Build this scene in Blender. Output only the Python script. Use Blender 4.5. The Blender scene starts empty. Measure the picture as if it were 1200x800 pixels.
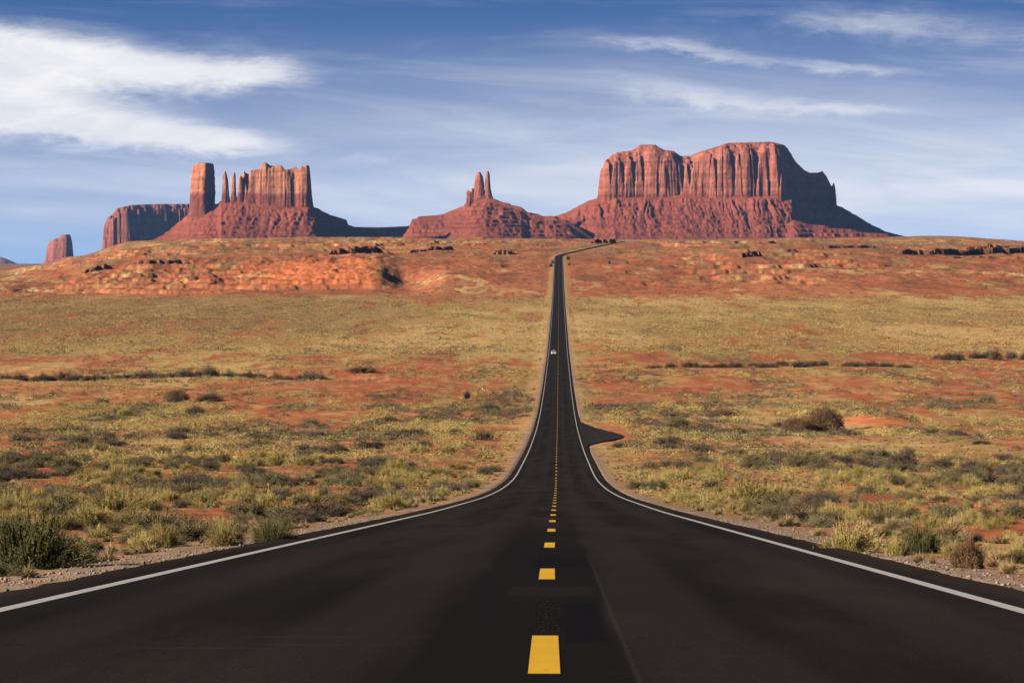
import bpy, bmesh, math, random
import numpy as np
from mathutils import Vector, Matrix
R = math.radians
scn = bpy.context.scene
COL = scn.collection
rng = np.random.default_rng(7)
random.seed(7)

# ------------------------------------------------------------------ camera, sky, sun, exposure
F = 3000.0            # focal length in photo pixels (90 mm on a 36 mm sensor)
YH = 305.0            # row of the true horizon in the 1200 x 800 photograph
cam_d = bpy.data.cameras.new('camera'); cam = bpy.data.objects.new('camera', cam_d); COL.objects.link(cam)
cam_d.sensor_width = 36; cam_d.lens = 90; cam_d.clip_start = 0.1; cam_d.clip_end = 200000
cam.location = (0, 0, 0)
cam.rotation_euler = (math.pi/2 - math.atan((400-YH)/F), 0, 0)
scn.camera = cam

SUN_EL = R(23); SUN_A = R(64)                       # elevation; angle from straight behind the camera towards the left
sdir = Vector((-math.sin(SUN_A)*math.cos(SUN_EL), -math.cos(SUN_A)*math.cos(SUN_EL), math.sin(SUN_EL)))
sun_d = bpy.data.lights.new('sun', 'SUN'); sun = bpy.data.objects.new('sun', sun_d); COL.objects.link(sun)
sun_d.energy = 5.0; sun_d.angle = R(0.5); sun_d.color = (1.0, 0.87, 0.72)
sun.location = (-200, -100, 200)
sun.rotation_euler = sdir.to_track_quat('Z', 'Y').to_euler()

world = bpy.data.worlds.new("World"); scn.world = world; world.use_nodes = True
scn.view_settings.view_transform = 'Standard'; scn.view_settings.look = 'None'
scn.view_settings.gamma = 1; scn.view_settings.use_curve_mapping = False
scn.view_settings.exposure = 0.84
scn.cycles.use_denoising = True
scn.cycles.max_bounces = 4
scn.cycles.diffuse_bounces = 0
scn.cycles.volume_bounces = 0
scn.cycles.transparent_max_bounces = 8
SKY_STRENGTH = 0.080

class NT:
    """small helper round a node tree"""
    def __init__(s, tree): s.t = tree; s.n = tree.nodes; s.l = tree.links
    def new(s, kind, **kw):
        n = s.n.new(kind)
        for k, v in kw.items(): setattr(n, k, v)
        return n
    def put(s, sock, v):
        if hasattr(v, 'is_output'): s.l.new(v, sock)
        else: sock.default_value = v
    def math(s, op, a, b=0.0, c=None, clamp=False):
        n = s.n.new('ShaderNodeMath'); n.operation = op; n.use_clamp = clamp
        s.put(n.inputs[0], a); s.put(n.inputs[1], b)
        if c is not None: s.put(n.inputs[2], c)
        return n.outputs[0]
    def xyz(s, x, y, z):
        n = s.n.new('ShaderNodeCombineXYZ')
        for i, v in enumerate((x, y, z)): s.put(n.inputs[i], v)
        return n.outputs[0]
    def sep(s, v):
        n = s.n.new('ShaderNodeSeparateXYZ'); s.l.new(v, n.inputs[0]); return n.outputs
    def noise(s, vec, scale, detail=4, rough=.55, dist=0):
        n = s.n.new('ShaderNodeTexNoise'); s.l.new(vec, n.inputs['Vector'])
        n.inputs['Scale'].default_value = scale; n.inputs['Detail'].default_value = detail
        n.inputs['Roughness'].default_value = rough; n.inputs['Distortion'].default_value = dist
        return n.outputs['Fac']
    def step(s, v, lo, hi, a=0.0, b=1.0):
        n = s.n.new('ShaderNodeMapRange'); n.interpolation_type = 'SMOOTHSTEP'
        s.put(n.inputs[0], v)
        for i, x in enumerate((lo, hi, a, b)): s.put(n.inputs[i+1], x)
        return n.outputs[0]
    def mix(s, f, a, b, mode='MIX'):
        n = s.n.new('ShaderNodeMix'); n.data_type = 'RGBA'; n.blend_type = mode
        s.put(n.inputs[0], f)
        for i, v in ((6, a), (7, b)):
            if isinstance(v, tuple): v = (*v[:3], 1)
            s.put(n.inputs[i], v)
        return n.outputs[2]

def build_world():
    w = NT(world.node_tree); w.n.clear()
    out = w.new('ShaderNodeOutputWorld'); bg = w.new('ShaderNodeBackground')
    tc = w.new('ShaderNodeTexCoord')
    d = tc.outputs['Generated']
    x, y, z = w.sep(d)
    # the clear sky: looked up a little higher so that the low band we see is the deep blue of thin desert air
    zz = w.math('ADD', w.math('MULTIPLY', w.math('MAXIMUM', z, 0.0), 5.5), 0.12)
    nv = w.new('ShaderNodeVectorMath', operation='NORMALIZE'); w.l.new(w.xyz(x, y, zz), nv.inputs[0])
    sky = w.new('ShaderNodeTexSky', sky_type='NISHITA'); sky.sun_disc = False
    sky.sun_elevation = SUN_EL; sky.sun_rotation = math.atan2(sdir.x, sdir.y)
    sky.altitude = 1600; sky.air_density = 1.0; sky.dust_density = 0.3; sky.ozone_density = 2.5
    w.l.new(nv.outputs[0], sky.inputs['Vector'])
    skc = w.mix(1.0, sky.outputs[0], (0.58, 0.82, 1.10), 'MULTIPLY')
    hz = w.step(z, .10, .38, 1.0, .22)            # sky above the view dimmed to cut its fill light in shadows
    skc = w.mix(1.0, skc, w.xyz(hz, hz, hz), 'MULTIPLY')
    # angular coordinates: p to the right, q up, in units of 1/3000 rad
    p = w.math('MULTIPLY', w.math('ARCTAN2', x, y), F)
    q = w.math('MULTIPLY', w.math('ARCSINE', z), F)
    n1 = w.noise(w.xyz(w.math('DIVIDE', p, 170.), w.math('DIVIDE', q, 42.), 0.0), 1.0, 6, .6, .6)
    n2 = w.noise(w.xyz(w.math('DIVIDE', w.math('ADD', p, q), 430.), w.math('DIVIDE', w.math('ADD', q, w.math('MULTIPLY', p, .05)), 48.), 3.7), 1.0, 6, .6, .8)
    n3 = w.noise(w.xyz(w.math('DIVIDE', p, 60.), w.math('DIVIDE', q, 22.), 9.1), 1.0, 4, .6, .8)
    # gentle warp of the strokes
    pw = w.math('ADD', p, w.math('MULTIPLY', w.math('SUBTRACT', n1, .5), 150.))
    qw = w.math('ADD', q, w.math('MULTIPLY', w.math('SUBTRACT', n3, .5), 24.))
    def lobe(px, py, rx, ry, deg, amp):
        ca, sa = math.cos(R(deg)), math.sin(R(deg))
        dx = w.math('SUBTRACT', pw, px-600.); dy = w.math('SUBTRACT', qw, YH-py)
        a = w.math('ADD', w.math('MULTIPLY', dx, ca/rx), w.math('MULTIPLY', dy, sa/rx))
        b = w.math('ADD', w.math('MULTIPLY', dx, -sa/ry), w.math('MULTIPLY', dy, ca/ry))
        r2 = w.math('ADD', w.math('MULTIPLY', a, a), w.math('MULTIPLY', b, b))
        return w.math('MULTIPLY', w.math('POWER', 2.7183, w.math('MULTIPLY', r2, -1.0)), amp)
    def total(ls):
        s = lobe(*ls[0])
        for l in ls[1:]: s = w.math('ADD', s, lobe(*l))
        return s
    big = total([(-60, 95, 190, 50, 0, 1.2), (60, 70, 160, 28, -8, .8), (190, 84, 160, 19, -4, 1.0), (300, 84, 60, 15, 6, .7),
                 (40, 140, 150, 26, -6, 1.0), (190, 160, 150, 20, -6, 1.05), (270, 168, 70, 12, -2, .5), (-260, 110, 220, 70, 0, 1.0)])
    wisp = total([(740, 50, 90, 9, -6, .55), (830, 66, 70, 8, -14, .6), (930, 77, 110, 8, -6, .6), (1020, 84, 80, 7, -3, .55),
                  (770, 100, 110, 18, -12, .6), (890, 124, 150, 14, -5, .8), (1000, 131, 80, 8, 0, .7),
                  (1080, 38, 200, 20, -3, .65), (1000, 30, 120, 12, 3, .4), (650, 120, 120, 10, -8, .35), (440, 188, 46, 8, 0, .55),
                  (60, 245, 150, 8, 0, .45), (900, 15, 220, 10, 4, .2), (1250, 70, 120, 20, 0, .4), (150, 215, 180, 9, 1, .22)])
    fb = w.math('ADD', w.math('MULTIPLY', w.math('SUBTRACT', n1, .5), 1.5), w.math('MULTIPLY', w.math('SUBTRACT', n3, .5), .55))
    n4 = w.noise(w.xyz(w.math('DIVIDE', w.math('ADD', p, w.math('MULTIPLY', q, 1.2)), 34.), w.math('DIVIDE', q, 7.), 5.2), 1.0, 5, .65, .5)
    fb = w.math('ADD', fb, w.math('MULTIPLY', w.math('SUBTRACT', n4, .5), .65))
    dbig = w.step(w.math('ADD', big, w.math('MULTIPLY', fb, w.step(big, 0.02, .6, .25, .9))), .08, 1.45)
    dw = w.step(w.math('ADD', wisp, w.math('MULTIPLY', fb, w.math('MULTIPLY', w.step(wisp, .03, .5), .8))), .04, 2.1)
    # thin veil of high cirrus, thicker towards the horizon
    veil = w.step(q, 305., 0., 0.0, .97)
    veil = w.math('MULTIPLY', veil, w.step(n2, .2, .8, .6, 1.08))
    left = w.step(p, -560., 300., .60, 1.0)
    veil = w.math('MULTIPLY', veil, left)
    streak = w.math('MULTIPLY', w.step(n2, .45, .8), .16)
    streak = w.math('MULTIPLY', streak, w.math('MULTIPLY', w.step(q, 20., 120.), w.step(q, 700., 400.)))
    keep = w.math('MULTIPLY', w.math('MULTIPLY', w.math('SUBTRACT', 1.0, dbig), w.math('SUBTRACT', 1.0, w.math('MULTIPLY', dw, .8))),
                  w.math('MULTIPLY', w.math('SUBTRACT', 1.0, veil), w.math('SUBTRACT', 1.0, streak)))
    cover = w.math('SUBTRACT', 1.0, keep, clamp=True)
    up = w.step(z, -.02, .03)                     # no cloud below the horizon
    cover = w.math('MULTIPLY', cover, up)
    hi = w.step(z, .25, .5, 1.0, .35); cover = w.math('MULTIPLY', cover, hi)
    thick = w.step(n1, .3, .75)
    cw = w.mix(dbig, (7.6, 7.45, 7.3), w.mix(thick, (5.6, 5.7, 6.1), (7.4, 7.15, 7.05)))
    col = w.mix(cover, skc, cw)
    # below the horizon: dull ground bounce
    col = w.mix(w.step(z, -.12, -.02), (1.2, .7, .45), col)
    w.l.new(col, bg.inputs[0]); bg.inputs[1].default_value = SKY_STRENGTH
    w.l.new(bg.outputs[0], out.inputs[0])
build_world()

# ------------------------------------------------------------------ helpers
def tag(o, label=None, cat=None, group=None, kind=None):
    for k, v in (('label', label), ('category', cat), ('group', group), ('kind', kind)):
        if v: o[k] = v
    return o
def mesh_np(name, V, Fc, mat=None, parent=None, smooth=False, attrs=None, link=True, matidx=None):
    """V (n,3), Fc (m,k) with k = 3 or 4"""
    V = np.ascontiguousarray(V, dtype=np.float32); Fc = np.ascontiguousarray(Fc, dtype=np.int32)
    me = bpy.data.meshes.new(name)
    me.vertices.add(len(V)); me.vertices.foreach_set('co', V.ravel())
    k = Fc.shape[1]
    me.loops.add(Fc.size); me.loops.foreach_set('vertex_index', Fc.ravel())
    me.polygons.add(len(Fc)); me.polygons.foreach_set('loop_start', np.arange(0, Fc.size, k, dtype=np.int32))
    if smooth: me.polygons.foreach_set('use_smooth', np.ones(len(Fc), dtype=bool))
    for an, arr in (attrs or {}).items():
        arr = np.asarray(arr, dtype=np.float32)
        if arr.ndim == 1:
            a = me.attributes.new(an, 'FLOAT', 'POINT'); a.data.foreach_set('value', arr)
        else:
            a = me.attributes.new(an, 'FLOAT_COLOR', 'POINT')
            a.data.foreach_set('color', np.c_[arr, np.ones(len(arr), np.float32)].astype(np.float32).ravel())
    me.update(); me.validate()
    if mat: me.materials.append(mat)
    if not link: return me
    o = bpy.data.objects.new(name, me); COL.objects.link(o)
    if parent: o.parent = parent
    return o
def obj_bm(name, bm, mat, parent=None, smooth=False):
    me = bpy.data.meshes.new(name); bmesh.ops.recalc_face_normals(bm, faces=bm.faces); bm.to_mesh(me); bm.free()
    me.materials.append(mat)
    if smooth: me.polygons.foreach_set('use_smooth', np.ones(len(me.polygons), dtype=bool))
    o = bpy.data.objects.new(name, me); COL.objects.link(o)
    if parent: o.parent = parent
    return o
def empty(name, loc, rz=0):
    o = bpy.data.objects.new(name, None); COL.objects.link(o); o.location = loc; o.rotation_euler = (0, 0, rz)
    o.empty_display_size = .3
    return o
def sst(x, a, b):
    t = np.clip((np.asarray(x, float)-a)/(b-a), 0, 1); return t*t*(3-2*t)
_perm = np.random.default_rng(3).random((256, 256))
def vnoise(x, y, seed=0):
    x = np.asarray(x, float)+seed*17.31; y = np.asarray(y, float)+seed*9.77
    xi = np.floor(x).astype(np.int64); yi = np.floor(y).astype(np.int64); fx = x-xi; fy = y-yi
    fx = fx*fx*fx*(fx*(fx*6-15)+10); fy = fy*fy*fy*(fy*(fy*6-15)+10)
    a = _perm[xi & 255, yi & 255]; b = _perm[(xi+1) & 255, yi & 255]; c = _perm[xi & 255, (yi+1) & 255]; d = _perm[(xi+1) & 255, (yi+1) & 255]
    return (a*(1-fx)+b*fx)*(1-fy)+(c*(1-fx)+d*fx)*fy-.5
def fbm(x, y, octv=4, seed=0, gain=.5):
    s = 0; a = 1
    for i in range(octv):
        ca, sa = math.cos(.6*i), math.sin(.6*i); f = 2.03**i
        s = s + a*vnoise((x*ca-y*sa)*f, (x*sa+y*ca)*f, seed+i); a *= gain
    return s
def ridged(x, y, octv=3, seed=0):
    s = 0; a = 1; t = 0
    for i in range(octv):
        f = 2.1**i
        s = s + a*(1-np.abs(2*vnoise(x*f, y*f, seed+i)*1.4)); t += a; a *= .5
    return s/t
def pchip(xk, yk):
    xk = np.array(xk, float); yk = np.array(yk, float); h = np.diff(xk); dl = np.diff(yk)/h
    m = np.zeros(len(xk)); m[0] = dl[0]; m[-1] = dl[-1]
    for i in range(1, len(xk)-1):
        if dl[i-1]*dl[i] > 0:
            w1 = 2*h[i]+h[i-1]; w2 = h[i]+2*h[i-1]; m[i] = (w1+w2)/(w1/dl[i-1]+w2/dl[i])
    def f(x):
        x = np.clip(np.asarray(x, float), xk[0], xk[-1]); i = np.clip(np.searchsorted(xk, x)-1, 0, len(xk)-2)
        t = (x-xk[i])/h[i]; t2 = t*t; t3 = t2*t
        return (2*t3-3*t2+1)*yk[i]+(t3-2*t2+t)*h[i]*m[i]+(-2*t3+3*t2)*yk[i+1]+(t3-t2)*h[i]*m[i+1]
    return f

# ------------------------------------------------------------------ materials
def new_mat(name, rough=.9, spec=.2):
    m = bpy.data.materials.new(name); m.use_nodes = True
    t = NT(m.node_tree); b = t.n['Principled BSDF']
    b.inputs['Roughness'].default_value = rough; b.inputs['Specular IOR Level'].default_value = spec
    return m, t, b
def plain(name, col, rough=.6, spec=.3, metal=0, var=.12, scale=3.0):
    m, t, b = new_mat(name, rough, spec)
    tc = t.new('ShaderNodeTexCoord')
    n = t.noise(tc.outputs['Object'], scale, 4)
    c = t.mix(n, tuple(x*(1-var) for x in col), tuple(x*(1+var) for x in col))
    t.l.new(c, b.inputs['Base Color']); b.inputs['Metallic'].default_value = metal
    return m
def attr(t, name): 
    n = t.new('ShaderNodeAttribute'); n.attribute_name = name; return n
def bump(t, b, h, strength, dist):
    n = t.new('ShaderNodeBump'); n.inputs['Strength'].default_value = strength; n.inputs['Distance'].default_value = dist
    t.l.new(h, n.inputs['Height']); t.l.new(n.outputs[0], b.inputs['Normal'])

def mat_ground():
    m, t, b = new_mat('desert_soil', 1.0, .05)
    geo = t.new('ShaderNodeNewGeometry'); P = geo.outputs['Position']
    a = attr(t, 'soil').outputs['Color']
    fine = t.noise(P, 9.0, 6, .65); mid = t.noise(P, .55, 5, .6)
    c = t.mix(1.0, a, t.mix(fine, (.62, .62, .62), (1.38, 1.36, 1.34)), 'MULTIPLY')
    c = t.mix(1.0, c, t.mix(mid, (.78, .8, .82), (1.22, 1.2, 1.18)), 'MULTIPLY')
    spk = t.noise(P, .20, 6, .7)
    c = t.mix(1.0, c, t.mix(t.step(spk, .3, .7), (.72, .74, .76), (1.24, 1.2, 1.18)), 'MULTIPLY')
    t.l.new(c, b.inputs['Base Color'])
    bump(t, b, fine, .6, .05)
    return m
def mat_asphalt():
    m, t, b = new_mat('asphalt', 1.0, .03)
    uv = attr(t, 'lane').outputs['Vector']        # x = metres right of the road axis, y = metres along
    x, y, z = t.sep(uv)
    geo = t.new('ShaderNodeNewGeometry'); P = geo.outputs['Position']
    grain = t.noise(P, 70., 3, .7); blot = t.noise(t.xyz(t.math('MULTIPLY', x, .8), t.math('MULTIPLY', y, .07), 0.), 1., 4, .55)
    base = t.mix(t.step(blot, .3, .7), (.0135, .0112, .0104), (.0235, .0196, .0182))
    # polished wheel tracks
    def band(c0, w):
        dd = t.math('ABSOLUTE', t.math('SUBTRACT', x, c0)); return t.step(dd, w, w*.35)
    tr = t.math('ADD', t.math('ADD', band(-2.7, .5), band(-1.0, .5)), t.math('ADD', band(1.1, .5), band(2.75, .5)))
    bl2 = t.noise(t.xyz(t.math('MULTIPLY', x, .45), t.math('MULTIPLY', y, .055), 7.), 1., 5, .65, .6)
    base = t.mix(1.0, base, t.mix(t.step(bl2, .32, .68), (.70, .71, .74), (1.28, 1.24, 1.22)), 'MULTIPLY')
    base = t.mix(t.math('MULTIPLY', tr, .5), base, (.028, .0236, .0220))
    # dark sealed strip along the centre joint, its edge wandering
    wob = t.math('MULTIPLY', t.math('SUBTRACT', t.noise(t.xyz(0.3, t.math('MULTIPLY', y, .16), 0.), 1., 3), .5), .35)
    xs = t.math('ADD', x, wob)
    s = t.math('MULTIPLY', t.step(xs, -.50, -.38), t.step(xs, .74, .62))
    s = t.math('MULTIPLY', s, t.step(y, 70., 30.))
    base = t.mix(t.math('MULTIPLY', s, .85), base, (.0085, .0080, .0086))
    # pale seam right of the strip and thin transverse scuffs
    seam = t.math('MULTIPLY', t.step(t.math('ABSOLUTE', t.math('SUBTRACT', t.math('ADD', x, t.math('MULTIPLY', wob, .12)), .70)), .022, .006), t.step(y, 38., 24.))
    base = t.mix(t.math('MULTIPLY', seam, t.math('MULTIPLY', grain, .5)), base, (.06, .055, .045))
    sc = t.noise(t.xyz(t.math('MULTIPLY', x, .35), t.math('MULTIPLY', y, 5.0), 0.), 1., 3, .5)
    sm = t.noise(t.xyz(t.math('MULTIPLY', x, .5), t.math('MULTIPLY', y, .12), 5.), 1., 2, .5)
    scf = t.math('MULTIPLY', t.math('MULTIPLY', t.step(sc, .64, .72), t.step(sm, .52, .7)), t.step(y, 60., 35.))
    base = t.mix(t.math('MULTIPLY', scf, .35), base, (.075, .065, .055))
    # dust brought in from the sides
    dust = t.math('MULTIPLY', t.step(t.math('ABSOLUTE', x), 3.75, 4.5), t.noise(P, .9, 5, .6))
    base = t.mix(t.math('MULTIPLY', dust, .55), base, (.085, .055, .038))
    # remains of an old dash, blacked out, and a darker square patch beside it
    e1 = t.math('MULTIPLY', t.math('SUBTRACT', t.noise(P, 9., 5, .7), .5), .16)
    xa = t.math('ADD', x, e1); ya = t.math('ADD', y, t.math('MULTIPLY', e1, 4.))
    def box(x0, x1, y0, y1, s):
        return t.math('MULTIPLY', t.math('MULTIPLY', t.step(xa, x0-s, x0+s), t.step(xa, x1+s, x1-s)), t.math('MULTIPLY', t.step(ya, y0-s*6, y0+s*6), t.step(ya, y1+s*6, y1-s*6)))
    chip = t.step(t.noise(t.xyz(t.math('MULTIPLY', x, 60.), t.math('MULTIPLY', y, 6.), 2.), 1., 4, .7), .52, .62)
    base = t.mix(t.math('MULTIPLY', box(.36, .62, 14.6, 19.6, .03), .75), base, (.0045, .0047, .0060))
    base = t.mix(t.math('MULTIPLY', box(.05, .66, 27.6, 31.5, .03), .6), base, (.0050, .0052, .0062))
    base = t.mix(t.math('MULTIPLY', box(-.1, .62, 20.6, 22.6, .03), .5), base, (.020, .018, .0165))
    base = t.mix(t.math('MULTIPLY', box(.15, .35, 15.4, 20.3, .012), .7), base, t.mix(chip, (.0036, .0031, .0028), (.050, .040, .026)))
    # hairline cracks
    vor = t.new('ShaderNodeTexVoronoi', feature='DISTANCE_TO_EDGE'); vor.inputs['Scale'].default_value = 1.0
    wp = t.math('MULTIPLY', t.noise(P, 1.6, 4, .6), 1.1)
    t.l.new(t.xyz(t.math('ADD', t.math('MULTIPLY', x, .34), wp), t.math('ADD', t.math('MULTIPLY', y, .10), wp), 0.), vor.inputs['Vector'])
    ck = t.math('MULTIPLY', t.step(vor.outputs['Distance'], .012, .002), t.step(t.noise(P, .25, 2, .5), .45, .6))
    base = t.mix(t.math('MULTIPLY', ck, .55), base, (.005, .005, .005))
    base = t.mix(1.0, base, t.mix(t.step(grain, .32, .68), (.55, .55, .55), (1.5, 1.5, 1.5)), 'MULTIPLY')
    t.l.new(base, b.inputs['Base Color'])
    bump(t, b, grain, .5, .006)
    return m
def mat_paint(name, col, wear):
    m, t, b = new_mat(name, .6, .3)
    geo = t.new('ShaderNodeNewGeometry'); P = geo.outputs['Position']
    n = t.noise(P, 14., 6, .75); n2 = t.noise(P, 2.2, 4, .6)
    w = t.step(t.math('ADD', n, t.math('MULTIPLY', n2, .5)), wear, wear+.16)
    c = t.mix(w, tuple(x*.98 for x in col), tuple(x*.45 for x in col))
    c = t.mix(1.0, c, t.mix(n2, (.82, .8, .78), (1.1, 1.1, 1.1)), 'MULTIPLY')
    t.l.new(c, b.inputs['Base Color']); bump(t, b, n, .3, .004)
    return m
def mat_rock(name, zb, low, high, strata=.25, vert=True, soft=14.0, lowmix=1.0):
    """red sandstone: beds by height, upright weathering streaks, dark varnish patches that also paint in shaded alcoves"""
    m, t, b = new_mat(name, .95, .08)
    geo = t.new('ShaderNodeNewGeometry'); P = geo.outputs['Position']
    x, y, z = t.sep(P)
    big = t.noise(P, .011, 5, .55)
    zw = t.math('ADD', z, t.math('MULTIPLY', t.math('SUBTRACT', big, .5), 30.))
    f = t.step(zw, zb-soft, zb+soft)
    c = t.mix(f, low, high)
    bed = t.noise(t.xyz(t.math('MULTIPLY', x, .0022), t.math('MULTIPLY', y, .0022), t.math('MULTIPLY', z, .075)), 1., 5, .65)
    c = t.mix(1.0, c, t.mix(t.step(bed, .33, .68), (1-strata, 1-strata*1.05, 1-strata*1.05), (1+strata, 1+strata, 1+strata*.95)), 'MULTIPLY')
    h = t.noise(t.xyz(t.math('MULTIPLY', x, .06), t.math('MULTIPLY', y, .06), t.math('MULTIPLY', z, .024 if vert else .05)), 1., 6, .65)
    c = t.mix(1.0, c, t.mix(t.step(h, .3, .62), (.80, .77, .77), (1.12, 1.12, 1.10)), 'MULTIPLY')
    va = t.noise(t.xyz(t.math('MULTIPLY', x, .020), t.math('MULTIPLY', y, .020), t.math('MULTIPLY', z, .011)), 1., 5, .6, .8)   # desert varnish, its dark patches also painted for the shade of alcoves
    c = t.mix(t.math('MULTIPLY', t.step(va, .54, .66), .55), c, tuple(v_*.5 for v_ in low))
    iso = t.noise(P, .055, 6, .65)
    t.l.new(c, b.inputs['Base Color'])
    hh = t.math('ADD', t.math('ADD', t.math('MULTIPLY', h, .55), t.math('MULTIPLY', iso, .7)), t.math('MULTIPLY', bed, .6))
    bump(t, b, hh, 1.0, 9.0 if vert else 4.5)
    return m
def mat_leaf(name, a, c2, rough=.8, trans=.15):
    m, t, b = new_mat(name, rough, .12)
    f = attr(t, 'tint').outputs['Fac']
    oi = t.new('ShaderNodeObjectInfo')
    c = t.mix(f, a, c2)
    geo = t.new('ShaderNodeNewGeometry')
    n = t.noise(geo.outputs['Position'], .8, 3)
    c = t.mix(1.0, c, t.mix(n, (.8, .8, .8), (1.2, 1.2, 1.2)), 'MULTIPLY')
    r = t.math('ADD', t.math('MULTIPLY', oi.outputs['Random'], .5), .75)
    c = t.mix(1.0, c, t.xyz(r, r, r), 'MULTIPLY')
    t.l.new(c, b.inputs['Base Color'])
    return m

M_GROUND = mat_ground(); M_ROAD = mat_asphalt()
M_WHITE = mat_paint('white_road_paint', (.52, .50, .485), .79); M_YELLOW = mat_paint('yellow_road_paint', (.82, .47, .010), .86)

# ------------------------------------------------------------------ the lie of the land
prof = pchip([-2000, -300, -120, -50, 0, 18, 47, 65, 81, 99, 144, 190, 234, 292, 340, 410, 487, 602, 755, 982, 1296, 1840, 2300, 2700, 3300, 3450, 3700, 9000, 15000, 40000],
             [25, 19, 9.0, 3.45, -.91, -2.48, -5.01, -6.58, -7.97, -9.5, -13.25, -16.8, -19.8, -22.9, -25.3, -28.3, -31.1, -33.7, -35.4, -36.3, -33.7, -25.6, -9.5, 4.5, 23.2, 26.6, 29.0, 66, 72, 90])
def road_x(Y):
    Y = np.asarray(Y, float)
    s = -.33+Y*.01833
    t = np.clip(Y-2660, 0, None); k = 120.0
    return s + .135*np.where(t < k, t*t/(2*k), t-k/2) - .0000*Y
_zz = np.geomspace(8, 1840, 900); _yy = YH-F*prof(_zz)/_zz
def depth_of_row(y): return float(np.interp(-y, -_yy, _zz))
def kn(pairs): return pchip([p[0] for p in pairs], [(YH-p[1])*p[0]/F for p in pairs])
_cen = prof
COLS = [(20,  kn([(1800, 347.5), (2500, 332), (4000, 321.5), (8000, 313), (14000, 310.2), (40000, 308.2)])),
        (72,  kn([(1800, 347.5), (2200, 341), (2500, 326), (2900, 317), (4000, 312), (8000, 311), (14000, 310), (40000, 308.2)])),
        (112, kn([(1800, 347.5), (2180, 341), (2420, 318), (2700, 309), (3400, 303), (4500, 302), (9000, 301), (40000, 306)])),
        (185, kn([(1800, 347.5), (2160, 341.5), (2400, 318), (2600, 305), (3000, 294), (3450, 285.5), (4500, 284), (9000, 284), (40000, 300)])),
        (280, kn([(1800, 347.5), (2130, 341.5), (2360, 316), (2520, 305), (3000, 291), (3450, 281.5), (4500, 281), (9000, 281.5), (40000, 300)])),
        (425, kn([(1800, 347.5), (2110, 341.5), (2300, 314), (2440, 304), (3000, 291), (3450, 281), (4500, 280.5), (9000, 281), (40000, 300)])),
        (438, kn([(1800, 347.5), (2110, 341.5), (2190, 330), (2280, 316.5), (2430, 305), (3000, 291), (3450, 281), (4500, 280.5), (9000, 281), (40000, 300)])),
        (476, kn([(1800, 347.5), (2110, 342), (2250, 335), (2310, 328), (2400, 311), (2560, 304), (3000, 291), (3450, 281), (4500, 280.5), (9000, 281), (40000, 300)])),
        (530, _cen), (1000, _cen),
        (1080, kn([(1840, 346.7), (2300, 317), (2700, 300.5), (3300, 286), (3700, 280.5), (9000, 281.5), (40000, 300)])),
        (1200, kn([(1840, 346.7), (2300, 318), (2700, 303), (3300, 289), (3800, 285), (9000, 286), (40000, 300)]))]
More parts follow.
